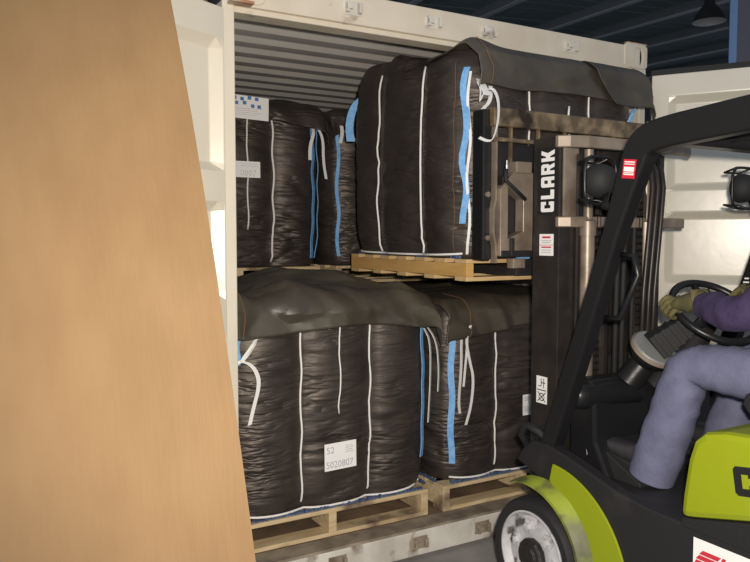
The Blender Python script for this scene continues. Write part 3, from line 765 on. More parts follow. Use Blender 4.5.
wheel('front_wheel', (1.155, -.63, .234), .234, .19, -1); wheel('front_wheel', (mir(1.155), -.63, .234), .234, .19, 1)
wheel('rear_wheel', (1.33, -2.02, .20), .20, .16, -1); wheel('rear_wheel', (mir(1.33), -2.02, .20), .20, .16, 1)
MB().tube([(1.2, -.63, .25), (2.0, -.63, .25)], .07, 14).build('axle', 'black_matte', fk)
# ---- floor plate, mat, cowl
MB().box((1.15, -1.33, .555), (2.05, -.72, .585)).build('floor_plate', 'black_matte', fk)
MB().prism([(-.66, .585), (-.66, .93), (-.69, .965), (-.76, .965), (-.79, .93), (-.80, .72), (-.87, .585)], 'x', 1.24, 1.96).build('cowl', BLK, fk, bevel=.012)
pd = MB(); pd.prism([(-.74, .69), (-.76, .71), (-.99, .60), (-.99, .585), (-.80, .585)], 'x', 1.28, 1.46); pd.build('pedal', 'rubber', fk, bevel=.004)
pd = MB(); pd.prism([(-.74, .70), (-.76, .72), (-.90, .63), (-.88, .62)], 'x', 1.70, 1.80); pd.build('pedal', 'rubber', fk, bevel=.004)
tm = MB(); tm.tube([(1.22, -.74, .90), (1.22, -.74, .90 + .0001), (1.50, -.77, .90)], [.001, .055, .055], 16); tm.build('tilt_motor_cover', BLK, fk, smooth=40)
MB().lathe([(0, 0), (.035, .004), (.05, .02), (.056, .05), (.056, .12), (.0, .12)], (1.17, -.73, .90), (1, -.1, 0), 20).build('tilt_motor_cap', BLK, fk, smooth=50)
# pin, tilt cylinder clevis
for x in (1.20, mir(1.20)):
    MB().tube([(x, -.50, .30), (x, -.86, .60)], .032, 12).build('tilt_cylinder', 'black_matte', fk, smooth=40)
    MB().lathe([(.03, -.03), (.05, -.03), (.05, .03), (.03, .03)], (x, -.58, .70), (1, 0, 0), 16).build('clevis', 'black_matte', fk, smooth=40)
MB().tube([(1.19, -.50, .60), (1.13, -.49, .70), (1.12, -.54, .75), (1.13, -.60, .73), (1.18, -.64, .66)], .016, 8).build('hydraulic_hose', 'rubber', fk, smooth='all')
MB().tube([(1.27, -.735, .85), (1.25, -.74, .74), (1.24, -.76, .66)], .003, 6).build('control_rod', 'chrome', fk)
# ---- battery hood
hood = MB()
hp = [(-1.312, .622), (-1.318, .70), (-1.335, .82), (-1.355, .885), (-1.39, .918), (-1.46, .936), (-2.13, 1.0), (-2.19, .98), (-2.21, .86), (-1.36, .632)]
hood.prism(hp, 'x', 1.085, 2.115); ho = hood.build('battery_hood', 'lime', fk, bevel=.022)
MB().prism([(-1.312, .59), (-1.312, .62), (-1.36, .630), (-2.21, .858), (-2.21, .59)], 'x', 1.092, 2.108).build('battery_case', 'black_matte', fk, bevel=.006)
block_text('CLARK', .088, (1.0855, -1.508, .755), (0, -1, .17), (0, .17, 1), wide=1.0, th=.0025).build('lettering', ['black_print', 'lime'], ho, fixn=False)
cwp = [(-2.2, .13), (-2.2, .90), (-2.35, .93), (-2.55, .88), (-2.66, .70), (-2.68, .35), (-2.6, .16)]
MB().prism(cwp, 'x', 1.09, 2.11).build('counterweight', 'lime', fk, bevel=.04)
# white vinyl label with red bars
dx = 1.0945
vl = plate((dx, -1.360, .40), (0, -1, 0), (0, 0, 1), .36, .172).build('vinyl_label', 'white_vinyl', fk)
def slant(y, z, w_, h_, sl, m, nm='printed_bar'):
    mb = MB(); p = [(0, 0), (w_, 0), (w_ + sl, h_), (sl, h_)]
    mb.add([(dx - .0015, -1.360 - y - a_, .40 + z + b_) for a_, b_ in p] + [(dx - .0008, -1.360 - y - a_, .40 + z + b_) for a_, b_ in p], [(0, 1, 2, 3), (7, 6, 5, 4), (0, 4, 5, 1), (1, 5, 6, 2), (2, 6, 7, 3), (3, 7, 4, 0)])
    return mb.build(nm, m, vl)
slant(.022, .124, .065, .015, .012, 'red_print'); slant(.010, .106, .065, .015, .012, 'red_print'); slant(-.0 + .004, .088, .06, .015, .008, 'red_print')
slant(.080, .088, .012, .052, .024, 'red_print')
text_mb('AT', .062, (dx - .0009, -1.360 - .118, .488), (0, -1, 0), (0, 0, 1), bold=.001).build('lettering', 'black_print', vl)
# ---- seat
st = MB(); st.prism([(-1.36, .93), (-1.33, .965), (-1.34, 1.0), (-1.38, 1.02), (-1.75, 1.005), (-1.80, .985), (-1.80, .97), (-1.40, .927)], 'x', 1.37, 1.83); st.build('seat_cushion', 'black_matte', fk, bevel=.03)
st = MB(); st.prism([(-1.74, .98), (-1.70, 1.05), (-1.84, 1.50), (-1.90, 1.52), (-1.95, 1.49), (-1.86, .97)], 'x', 1.38, 1.82); st.build('seat_back', 'black_matte', fk, bevel=.03)
# ---- steering
sc_ = V((1.615, -1.045, 1.245)); sn = V((-.16, -.60, .78)).normalized()
sa = sn.cross(V((0, 0, 1))).normalized(); sb = sn.cross(sa)
sw = bpy.data.objects.new('steering_wheel', None); C.objects.link(sw); sw.parent = fk; sw.empty_display_size = .1
RW = .165
def spt(r, a_, h=0): return sc_ + (sa * math.cos(a_) + sb * math.sin(a_)) * r + sn * h
ring = MB(); nn_ = 48
vs = []; 
for i in range(nn_):
    a_ = 2 * PI * i / nn_; c_ = spt(RW, a_); rd = (c_ - sc_).normalized()
    vs += [c_ + (rd * math.cos(2*PI*j/10) + sn * math.sin(2*PI*j/10)) * .0145 for j in range(10)]
ring.add(vs, [(i*10+j, ((i+1) % nn_)*10+j, ((i+1) % nn_)*10+(j+1) % 10, i*10+(j+1) % 10) for i in range(nn_) for j in range(10)])
ring.build('rim', BLK, sw, origin=parent_origin(fk), smooth='all')
for a_ in (0.5, 2.6, 4.7): 
    MB().tube([spt(.02, a_, -.03), spt(.09, a_, -.022), spt(RW, a_, 0)], [.022, .017, .012], 8).build('spoke', BLK, sw, origin=parent_origin(fk), smooth='all')
MB().lathe([(.0, .005), (.035, .0), (.042, -.02), (.042, -.05), (.0, -.05)], sc_ - sn * .01, sn, 20).build('hub', BLK, sw, origin=parent_origin(fk), smooth=40)
MB().tube([sc_ - sn * .05, sc_ - sn * .20 + V((-.0, .0, 0)), V((1.60, -.80, .92))], [.04, .055, .06], 12).build('steering_column', 'black_matte', fk, smooth=40)
# bellows box between column and dial
bx = MB(); bp = V((1.50, -.90, 1.12)); bu = V((.55, -.45, .55)).normalized(); bs = bu.cross(V((0, 0, 1))).normalized(); bt = bs.cross(bu)
for k in range(9):
    g = .062 - .002 * k + (.004 if k % 2 else 0); o_ = bp + bu * (k * .017 - .04)
    vs = [o_ + bs * a_ * g + bt * b_ * g * .8 for a_, b_ in ((-1, -1), (1, -1), (1, 1), (-1, 1))]
    vs += [p + bu * .016 for p in vs]; bx.add(vs, [(0, 3, 2, 1), (4, 5, 6, 7), (0, 1, 5, 4), (1, 2, 6, 5), (2, 3, 7, 6), (3, 0, 4, 7)])
bx.build('column_gaiter', 'rubber', fk)
dn = V((-.05, -.62, .75)).normalized(); dc = V((1.50, -.862, 1.085))
dial = MB(); dial.lathe([(.0, .012), (.086, .010), (.092, .004), (.096, -.008), (.092, -.03), (.06, -.07), (0, -.07)], dc, dn, 40)
dial.m = [0 if i < 80 else 1 for i in range(len(dial.f))]
dial.build('display_pod', ['dial_grey', 'black_paint'], fk, smooth=35)
MB().lathe([(.093, .005), (.097, .003), (.099, -.010), (.095, -.012)], dc, dn, 40).build('pod_ring', 'dusty_steel', fk, smooth=40)
MB().tube([dc - dn * .06, V((1.46, -.77, .94))], [.05, .06], 12).build('pod_stalk', BLK, fk, smooth=40)
# ---- overhead guard
guard_path = [(-.665, .68), (-.714, .814), (-.852, 1.183), (-1.02, 1.665), (-1.066, 1.785), (-1.098, 1.862), (-1.19, 1.882), (-1.35, 1.892), (-1.6, 1.908), (-2.3, 1.945)]
def fine(pts, n=3):
    pts = [V((0, a_, b_)) for a_, b_ in pts]
    for _ in range(n):
        q = [pts[0]]
        for a_, b_ in zip(pts, pts[1:]): q += [a_ * .75 + b_ * .25, a_ * .25 + b_ * .75]
        pts = q + [pts[-1]]
    return pts
gp = fine(guard_path, 2)
for x in (1.135, mir(1.135)):
    wl = [.070 + .035 * min(1, max(0, (p.z - 1.55) / .25)) for p in gp]
    gl = MB().sweep_rect([V((x, p.y, p.z)) for p in gp], .065, wl).build('guard_leg', BLK, fk, bevel=.010)
    MB().sweep_rect([V((x, a_, b_)) for a_, b_ in ((-2.3, 1.945), (-2.36, 1.90), (-2.38, 1.3), (-2.36, .9))], .065, .07).build('guard_rear_leg', BLK, fk, bevel=.008)
MB().box((1.13, -1.24, 1.84), (mir(1.13), -1.17, 1.90)).build('guard_crossbar', BLK, fk, bevel=.008)
MB().box((1.13, -2.34, 1.90), (mir(1.13), -2.27, 1.96)).build('guard_crossbar', BLK, fk, bevel=.008)
for k in range(6):
    x = 1.27 + k * .132
    MB().sweep_rect([V((x, -1.22, 1.885)), V((x, -1.6, 1.905)), V((x, -2.30, 1.943))], .022, .05).build('guard_bar', BLK, fk)
# decals on the guard legs
dp = V((1.1015, -1.062, 1.775)); ld = V((0, -.10, -.0)).normalized()
ry = V((0, -.33, .94)).normalized(); rx_ = V((0, -.94, -.33)).normalized()
ry = V((0, -.12, .99)).normalized(); rx_ = V((0, -.99, -.12)).normalized()
rd = plate(dp + V((-.0005, .030, -.035)), rx_, ry, .056, .066).build('red_sticker', 'red_vinyl', fk)
for z_, h_ in ((.012, .004), (.018, .003), (.024, .016), (.048, .003), (.055, .004)):
    plate(dp + V((-.0015, .030, -.035)) + rx_ * .006 + ry * z_, rx_, ry, .044, h_).build('printed_line', 'white_vinyl', rd)
for k in range(9):
    y_ = -.865 - .0165 * k * .35; z_ = 1.22 + .0165 * k
    plate(V((mir(1.135) - .0332, y_ + .02 , z_)), (0, -1, 0), (0, -.33, .94), .035 - .008 * (k % 3), .007).build('printed_line', 'white_vinyl', fk)
# ---- work lamps with wire guards
def worklamp(x, y, z, sg):
    e = bpy.data.objects.new('work_lamp', None); C.objects.link(e); e.parent = fk; e.empty_display_size = .1
    O = parent_origin(fk); c = V((x, y, z))
    MB().lathe([(0, -.055), (.03, -.053), (.052, -.035), (.062, -.005), (.064, .02), (.060, .03)], c, (0, 1, 0), 28).build('housing', 'rubber', e, origin=O, smooth=50)
    MB().lathe([(.060, .026), (.05, .034), (.0, .038)], c, (0, 1, 0), 28).build('lens', 'lamp_glass', e, origin=O, smooth='all')
    a_, b_ = .082, .088; 
    lo = []
    for k in range(33):
        t = 2 * PI * k / 32; cx_, sz_ = math.cos(t), math.sin(t)
        lo.append(c + V((a_ * math.copysign(abs(cx_) ** .5, cx_), .0, b_ * math.copysign(abs(sz_) ** .5, sz_))))
    g = MB(); g.tube(lo, .006, 6, caps=False)
    for zz in (-.088, .088): g.tube([c + V((-.05, 0, zz)), c + V((-.05, .06, zz * .8)), c + V((.05, .06, zz * .8)), c + V((.05, 0, zz))], .005, 6)
    g.build('wire_guard', BLK, e, origin=O, smooth='all')
    MB().tube([c + V((0, -.03, -.05)), c + V((-sg * .02, -.04, -.10)), c + V((-sg * .02, -.13, -.12))], .012, 8).build('bracket', BLK, e, origin=O, smooth='all')
    return e
worklamp(1.165, -.875, 1.745, 1); worklamp(mir(1.165) + .0, -.875, 1.745, -1)
# ---- grab handle on the guard leg
MB().tube([(1.145, -1.0, 1.47), (1.145, -1.055, 1.465), (1.145, -1.075, 1.40), (1.145, -1.00, 1.24), (1.145, -.93, 1.235)], .011, 8).build('grab_handle', BLK, fk, smooth='all')
# ---- mast
ML, MR = 1.247, 1.875; MY0, MY1 = -.575, -.415
def channel(x0, x1, y0, y1, z0, z1, open_in):
    t = .020
    if open_in > 0: poly = [(x0, y0), (x1, y0), (x1, y0 + t), (x0 + t, y0 + t), (x0 + t, y1 - t), (x1, y1 - t), (x1, y1), (x0, y1)]
    else: poly = [(x0, y0), (x1, y0), (x1, y1), (x0, y1), (x0, y1 - t), (x1 - t, y1 - t), (x1 - t, y0 + t), (x0, y0 + t)]
    return MB().prism(poly, 'z', z0, z1)
ml = channel(ML, ML + .085, MY0, MY1, .10, 1.955, 1).build('mast_rail', 'mast_steel', fk, bevel=.004)
channel(MR - .085, MR, MY0, MY1, .10, 1.955, -1).build('mast_rail', 'mast_steel', fk, bevel=.004)
channel(ML + .09, ML + .155, MY0 + .02, MY1 + .02, .12, 1.93, 1).build('inner_rail', 'mast_steel', fk, bevel=.004)
channel(MR - .155, MR - .09, MY0 + .02, MY1 + .02, .12, 1.93, -1).build('inner_rail', 'mast_steel', fk, bevel=.004)
channel(ML + .16, ML + .215, MY0 + .04, MY1 + .04, .30, 1.95, 1).build('carriage_rail', 'mast_steel', fk, bevel=.003)
channel(MR - .215, MR - .16, MY0 + .04, MY1 + .04, .30, 1.95, -1).build('carriage_rail', 'mast_steel', fk, bevel=.003)
def xmember(z0, z1, yb, xa, xb, m='dusty_steel', d=.03):
    pts = [(xa, MY0), (xa + .04, MY0 - .03), (xa + .12, yb), (xb - .12, yb), (xb - .04, MY0 - .03), (xb, MY0)]
    inn = [(p, q + d) for p, q in pts][::-1]; inn = [(xb, MY0 + .02), (xb - .10, yb + d), (xa + .10, yb + d), (xa, MY0 + .02)]
    return MB().prism(pts + inn, 'z', z0, z1)
xmember(1.905, 1.955, -.63, ML - .01, 2.075).build('mast_crossmember', 'dusty_steel', fk, bevel=.005)
xmember(1.575, 1.620, -.62, ML - .004, 2.04).build('mast_crossmember', 'dusty_steel', fk, bevel=.005)
xmember(.30, .40, -.60, ML, MR).build('mast_crossmember', 'mast_steel', fk, bevel=.005)
MB().box((ML + .012, -.590, 1.62), (ML + .095, -.577, 1.905)).build('cover_plate', 'dusty_steel', fk, bevel=.004)
MB().box((MR - .12, -.590, 1.62), (MR + .0, -.577, 1.905)).build('cover_plate', 'mast_steel', fk, bevel=.004)
for x in (ML + .135, MR - .135):
    MB().lathe([(0, 0), (.030, 0), (.030, 1.36), (.036, 1.36), (.036, 1.42), (.02, 1.43), (.02, 1.72), (0, 1.72)], (x, -.605, .18), (0, 0, 1), 20).build('lift_cylinder', 'dusty_steel', fk, smooth=40)
    MB().tube([(x - .055, -.598, .35), (x - .055, -.598, 1.88)], .006, 8).build('guide_rod', 'mast_steel', fk)
# chains: pairs of side plates along the length
for x in (ML + .185, MR - .185):
    cm = MB()
    for k in range(46):
        zz = .50 + k * .030
        for sx in (-.012, .008): cm.box((x + sx, -.622, zz - .017), (x + sx + .004, -.608, zz + .017))
        cm.box((x - .016, -.618, zz - .003), (x + .016, -.612, zz + .003))
    co_ = cm.build('lift_chain', 'mast_steel', fk)
for k, (x, r) in enumerate(((1.56, .012), (1.60, .012), (1.66, .010), (1.72, .011))):
    MB().tube([(x, -.60, .5), (x, -.605, 1.2), (x + .004, -.61, 1.70), (x + .02, -.60, 1.82), (x + .04, -.57, 1.86)], r, 8).build('hydraulic_hose', 'rubber', fk, smooth='all')
for k, x in enumerate((1.72, 1.755, 1.79)):
    MB().tube([(x - .07, -.66, .75), (x - .05, -.66, 1.3), (x - .02, -.66, 1.60), (x + .0, -.655, 1.75), (x + .005, -.64, 1.82), (x + .02, -.60, 1.88)], .011, 8).build('hydraulic_hose', 'mast_steel', fk, smooth='all')
MB().box((1.45, -.50, 1.0), (1.77, -.40, 1.16)).build('mast_tie_plate', 'mast_steel', fk, bevel=.005)
MB().box((1.52, -.56, .25), (1.58, -.45, 1.55)).build('centre_cylinder', 'mast_steel', fk, bevel=.02)
bo = MB(); bo.lathe([(0, 0), (.013, 0), (.013, .05), (0, .05)], (1.875, -.52, 1.49), (1, 0, 0), 8); bo.lathe([(0, 0), (.022, 0), (.022, .012), (0, .012)], (1.875, -.52, 1.49), (1, 0, 0), 6); bo.build('stop_bolt', 'dusty_steel', fk)
# decals on the left rail
de = plate((ML - .0003, MY0 + .012, 1.628), (0, 0, 1), (0, 1, 0), .285, .118).build('decal', 'black_print', fk)
block_text('CLARK', .078, (ML - .0010, MY0 + .030, 1.640), (0, 0, 1), (0, 1, 0), wide=.70).build('lettering', ['white_vinyl', 'black_print'], de, fixn=False)
ll = plate((ML - .0003, MY0 + .115, 1.455), (0, -1, 0), (0, 0, 1), .085, .092).build('warning_label', 'white_vinyl', fk)
for z_, h_, m_, w_ in ((.074, .008, 'red_print', .05), (.062, .003, 'print_grey', .06), (.054, .003, 'print_grey', .05), (.044, .002, 'red_print', .085), (.033, .006, 'red_print', .06), (.022, .003, 'print_grey', .055), (.012, .003, 'print_grey', .06)):
    plate((ML - .0013, MY0 + .115 - (.085 - w_) / 2, 1.455 + z_), (0, -1, 0), (0, 0, 1), w_, h_).build('printed_line', m_, ll)
l2 = plate((ML - .0003, MY0 + .122, .815), (0, -1, 0), (0, 0, 1), .066, .118).build('warning_label', 'white_vinyl', fk)
def stroke(par, pts, r=.0022): 
    MB().tube([V((ML - .0013, MY0 + .122 - a_, .815 + b_)) for a_, b_ in pts], r, 4).build('pictogram', 'black_print', par)
stroke(l2, [(.006, .058), (.060, .058)]); stroke(l2, [(.012, .075), (.030, .075), (.030, .108)]); stroke(l2, [(.030, .090), (.054, .090)]); stroke(l2, [(.045, .068), (.045, .110)])
stroke(l2, [(.033 + .016 * math.cos(k * PI / 6), .028 + .016 * math.sin(k * PI / 6)) for k in range(13)]); stroke(l2, [(.010, .008), (.033, .028), (.058, .050)]); stroke(l2, [(.056, .008), (.010, .048)])
# ---- carriage, load backrest, forks
cr = bpy.data.objects.new('carriage', None); C.objects.link(cr); cr.parent = fk; cr.empty_display_size = .1
OF = parent_origin(fk)
def cpart(mb, name, m, **k): return mb.build(name, m, cr, origin=OF, **k)
cpart(MB().box((1.095, -.335, 2.015), (2.105, -.300, 2.095)), 'backrest_top_bar', 'rubbed_steel', bevel=.004)
cpart(MB().box((1.10, -.33, 1.950), (2.10, -.305, 1.968)), 'backrest_bar', 'rubbed_steel', bevel=.003)
for x in (1.20, 1.36, 1.52, 1.68, 1.84, 2.0): cpart(MB().box((x - .005, -.325, 1.86), (x + .005, -.31, 2.02)), 'backrest_upright', 'rubbed_steel')
for x in (1.085, mir(1.085)):
    cpart(MB().box((x - .022, -.300, 1.43), (x + .022, -.222, 2.09)), 'backrest_side', BLK, bevel=.006)
    xx = x + (.032 if x < FX else -.032)
    path = [(xx, -.31, 2.09), (xx, -.31, 1.72), (xx, -.31, 1.70), (xx - .012, -.31, 1.66), (xx - .012, -.31, 1.55), (xx, -.31, 1.50), (xx + .004, -.31, 1.42)]
    cpart(MB().ribbon(path, (0, 1, 0), .03, .010), 'edge_strip', 'dusty_steel')
    for z in (1.53, 1.72): cpart(MB().lathe([(0, 0), (.012, 0), (.012, .012), (0, .014)], (x, -.30, z), (0, -1, 0), 8), 'bolt', 'dusty_steel')
# back plate and side-shift frame with a window each side
cpart(MB().box((1.14, -.285, 1.47), (2.06, -.270, 1.95)), 'carriage_back_plate', 'black_matte')
for sg in (1, -1):
    X = lambda d: FX - sg * d
    outer = [(X(.475), 1.45), (X(.29), 1.45), (X(.29), 1.82), (X(.40), 1.82), (X(.475), 1.745), (X(.475), 1.60)]
    inner = [(X(.432), 1.525), (X(.345), 1.56), (X(.345), 1.70), (X(.38), 1.72), (X(.432), 1.755), (X(.432), 1.62)]
    cpart(MB().frame(outer, inner, 'y', -.345, -.29), 'side_shift_frame', 'dusty_steel', bevel=.003)
    cpart(MB().box((min(X(.40), X(.31)), -.36, 1.815), (max(X(.40), X(.31)), -.30, 1.865)), 'guide_block', 'dusty_steel', bevel=.004)
    cpart(MB().lathe([(0, 0), (.012, 0), (.012, .02), (.007, .022), (.007, .04), (0, .042)], (X(.43), -.33, 1.83), (0, 0, 1), 10), 'grease_nipple', 'chrome', smooth=40)
    cpart(MB().tube([(X(.455), -.352, 1.83), (X(.455), -.355, 1.78), (X(.42), -.355, 1.755), (X(.34), -.352, 1.70)], .009, 8), 'hydraulic_hose', 'rubber', smooth='all')
    cpart(MB().box((min(X(.47), X(.26)), -.35, 1.445), (max(X(.47), X(.26)), -.29, 1.475)), 'lower_rail', 'black_matte', bevel=.004)
    cpart(MB().box((min(X(.425), X(.405)), -.36, 1.45), (max(X(.425), X(.405)), -.345, 1.53)), 'stop_block', 'black_matte', bevel=.003)
cpart(MB().box((1.14, -.34, 1.76), (2.06, -.29, 1.80)), 'carriage_bar', 'mast_steel', bevel=.004)
cpart(MB().box((1.40, -.41, 1.45), (1.80, -.30, 1.85)), 'roller_block', 'mast_steel', bevel=.006)
# fork pair: shank and tilted blade in one L
for x in (1.325, mir(1.325)):
    s_ = math.sin(TILT); c_ = math.cos(TILT); y0 = -.285
    zb = LZ - (.34 + .285) * math.tan(TILT) + .024
    pts = [(y0, 1.85), (y0, zb), (.74, zb + (.74 - y0) * math.tan(TILT)), (.78, zb + (.78 - y0) * math.tan(TILT) + .03), (.70, zb + (.70 - y0) * math.tan(TILT) + .036), (y0 + .05, zb + .042), (y0 + .034, zb + .09), (y0 + .034, 1.85)]
    cpart(MB().prism(pts, 'x', x - .055, x + .055), 'fork', 'black_matte', bevel=.003)
cpart(MB().box((1.20, -.345, 1.395), (1.27, -.30, 1.44)), 'fork_latch', 'dusty_steel', bevel=.004)
cpart(MB().tube([(1.235, -.33, 1.445), (1.30, -.33, 1.445)], .010, 8), 'hose_joint', 'blue_web')

# ================================================================== DRIVER
dr = thing('person', 'forklift driver in purple sweater, grey-blue work trousers and olive gloves', 'person', (1.60, -1.55, .58))
OD = parent_origin(dr)
def skin_mesh(name, verts, edges, radii, m, parent, sub=2, root=0, disp=None, origin=None):
    me = bpy.data.meshes.new(name); me.from_pydata([V(p) for p in verts], edges, [])
    ob = bpy.data.objects.new(name + '_tmp', me); C.objects.link(ob)
    ob.modifiers.new('s', 'SKIN')
    for i, r in enumerate(radii):
        r = (r, r) if not isinstance(r, tuple) else r
        me.skin_vertices[0].data[i].radius = r; me.skin_vertices[0].data[i].use_root = (i == root)
    sb_ = ob.modifiers.new('sub', 'SUBSURF'); sb_.levels = sub; sb_.render_levels = sub
    bpy.context.view_layer.update()
    e = bpy.data.meshes.new_from_object(ob.evaluated_get(bpy.context.evaluated_depsgraph_get()))
    bpy.data.objects.remove(ob)
    mb = MB(); mb.add([v.co.copy() for v in e.vertices], [tuple(p.vertices) for p in e.polygons])
    if disp:
        nrm = [v.normal.copy() for v in e.vertices]
        mb.v = [p + n * disp(p) for p, n in zip(mb.v, nrm)]
    bpy.data.meshes.remove(e)
    return mb.build(name, m, parent, origin=OD if origin is None else origin, smooth='all')
hip = V((1.60, -1.55, 1.06))
J = dict(hipL=V((1.50, -1.54, 1.05)), kneeL=V((1.405, -1.10, 1.065)), ankL=V((1.375, -.985, .675)),
         hipR=V((1.70, -1.54, 1.05)), kneeR=V((1.80, -1.10, 1.06)), ankR=V((1.79, -.98, .675)),
         waist=V((1.60, -1.56, 1.20)), chest=V((1.60, -1.56, 1.38)), neck=V((1.60, -1.53, 1.54)), head=V((1.60, -1.49, 1.66)),
         shL=V((1.41, -1.54, 1.46)), elL=V((1.31, -1.37, 1.265)), wrL=V((1.405, -1.115, 1.298)),
         shR=V((1.79, -1.54, 1.46)), elR=V((1.90, -1.36, 1.26)), wrR=V((1.785, -1.13, 1.325)))
# body under the clothes: one continuous surface
bv = [hip, J['waist'], J['chest'], J['neck'], J['head'], J['head'] + V((0, .0, .09)), J['shL'], J['elL'], J['wrL'], J['shR'], J['elR'], J['wrR'],
      J['hipL'], J['kneeL'], J['ankL'], J['hipR'], J['kneeR'], J['ankR']]
be = [(0, 1), (1, 2), (2, 3), (3, 4), (4, 5), (2, 6), (6, 7), (7, 8), (2, 9), (9, 10), (10, 11), (0, 12), (12, 13), (13, 14), (0, 15), (15, 16), (16, 17)]
br = [.08, .07, .07, .050, .066, .066, .045, .034, .025, .045, .034, .025, .06, .045, .032, .06, .045, .032]
skin_mesh('body', bv, be, br, 'skin', dr)
# trousers: pelvis and both legs with folds
def lerp(a_, b_, t): return a_ + (b_ - a_) * t
tv = [hip, J['waist'] + V((0, 0, -.06))]; te = [(0, 1)]; tr = [(.155, .135), (.14, .125)]
for s in 'LR':
    i = len(tv); h, k_, a_ = J['hip' + s], J['knee' + s], J['ank' + s]
    tv += [h, lerp(h, k_, .5), lerp(h, k_, .9), k_ + V((0, .012, -.012)), lerp(k_, a_, .22), lerp(k_, a_, .6), lerp(k_, a_, .98), lerp(k_, a_, 1.22)]
    te += [(0, i)] + [(i + q, i + q + 1) for q in range(7)]
    tr += [.108, .100, .092, .088, .092, .094, .098, .094]
def fold(p):
    n = noise.noise(V((p.x * 6, p.y * 6, p.z * 6))); m_ = noise.noise(V((p.x * 5 + 3, p.y * 16 + p.z * 16, p.z * 5 - p.y * 4)))
    return .0022 * n + .006 * max(0, 1 - abs(m_) * 3) - .003
tro = skin_mesh('trousers', tv, te, tr, 'denim', dr, sub=3, disp=fold)
for s in 'LR':      # flat hems at the ankles
    k_, a_ = J['knee' + s] - OD, J['ank' + s] - OD; ax_ = (a_ - k_).normalized(); lim = (a_ - k_).length * 1.17
    for v in tro.data.vertices:
        d_ = v.co - k_; t_ = d_.dot(ax_); rad = d_ - ax_ * t_
        if t_ > (a_ - k_).length * .9 and rad.length < .16:
            q = (t_ - (a_ - k_).length * .9) / ((a_ - k_).length * .27)
            if t_ > lim: v.co -= ax_ * (t_ - lim)
            if rad.length > .03: v.co += rad.normalized() * max(0, .088 - rad.length) * min(1, max(0, q)) * .9
jv = [J['waist'] + V((0, 0, -.09)), J['waist'], J['chest'], J['neck'] + V((0, 0, -.035))]; je = [(0, 1), (1, 2), (2, 3)]; jr = [(.165, .135), (.155, .13), (.165, .13), (.075, .07)]
for s in 'LR':
    i = len(jv); a_, e_, w_ = J['sh' + s], J['el' + s], J['wr' + s]
    jv += [a_, lerp(a_, e_, .5), e_, lerp(e_, w_, .35), lerp(e_, w_, .7), lerp(e_, w_, .93)]
    je += [(2, i)] + [(i + q, i + q + 1) for q in range(5)]
    jr += [.085, .072, .068, .066, .056, .046]
skin_mesh('sweater', jv, je, jr, 'purple_knit', dr, sub=3, disp=lambda p: .006 * noise.noise(p * 14) + .006 * max(0, 1 - 5 * abs(noise.noise(V((p.x * 6, p.y * 14, p.z * 8 + 3))))) - .002)
# head detail
hd_c = J['head'] + V((0, .015, .055))
hm = MB(); NH, NV = 28, 22; vs = []
for j in range(NV + 1):
    ph = PI * j / NV
    for i in range(NH):
        t = 2 * PI * i / NH; x_ = .076 * math.sin(ph) * math.cos(t); y_ = .095 * math.sin(ph) * math.sin(t); z_ = .115 * math.cos(ph)
        front = max(0, math.sin(t) * math.sin(ph))
        if z_ < -.02: x_ *= 1 + z_ * 2.4; y_ *= 1 + z_ * .9
        nose = .026 * math.exp(-((x_ / .012) ** 2) - ((z_ + .018) / .02) ** 2) * (front > .3)
        brow = .006 * math.exp(-((z_ - .022) / .012) ** 2) * front; eye = -.010 * (math.exp(-(((abs(x_) - .03) / .015) ** 2) - ((z_ - .004) / .011) ** 2)) * (front > .3)
        chin = .012 * math.exp(-((z_ + .10) / .025) ** 2) * front; lip = .006 * math.exp(-((z_ + .058) / .01) ** 2 - (x_ / .022) ** 2) * front
        vs.append(hd_c + V((x_, y_ + nose + brow + eye + chin + lip, z_)))
hm.add(vs, [(j*NH+i, j*NH+(i+1) % NH, (j+1)*NH+(i+1) % NH, (j+1)*NH+i) for j in range(NV) for i in range(NH)])
hdo = hm.build('head', 'skin', dr, origin=OD, smooth='all')
for sx in (-1, 1):
    MB().lathe([(0, .012), (.009, .009), (.012, 0), (.009, -.009), (0, -.012)], hd_c + V((sx * .03, .082, .004)), (0, 1, 0), 12).build('eye', 'eye_white', hdo, origin=OD, smooth='all')
    MB().lathe([(0, .0), (.005, -.001), (.005, -.004), (0, -.005)], hd_c + V((sx * .03, .0955, .004)), (0, 1, 0), 10).build('pupil', 'hair', hdo, origin=OD)
    MB().lathe([(0, -.006), (.022, -.006), (.028, 0), (.022, .007), (.012, .003), (0, .002)], hd_c + V((sx * .078, -.008, -.004)), (sx, .25, 0), 14).build('ear', 'skin', hdo, origin=OD, smooth='all')
MB().tube([hd_c + V((-.022, .084, -.060)), hd_c + V((0, .094, -.058)), hd_c + V((.022, .084, -.060))], [.003, .006, .003], 6).build('mouth', 'lip', hdo, origin=OD, smooth='all')
hr = MB(); vs = []
for j in range(13):
    ph = PI * .56 * j / 12
    for i in range(28):
        t = 2 * PI * i / 28; cut = 1.0 if math.sin(t) < .35 else .62
        p_ = ph * cut; k_ = 1.06 + .02 * noise.noise(V((math.cos(t) * 3, math.sin(t) * 3, ph * 4)))
        vs.append(hd_c + V((.078 * k_ * math.sin(p_) * math.cos(t), .097 * k_ * math.sin(p_) * math.sin(t) - .004, .117 * k_ * math.cos(p_))))
hr.add(vs, [(j*28+i, j*28+(i+1) % 28, (j+1)*28+(i+1) % 28, (j+1)*28+i) for j in range(12) for i in range(28)])
hr.build('hair', 'hair', hdo, origin=OD, smooth='all')
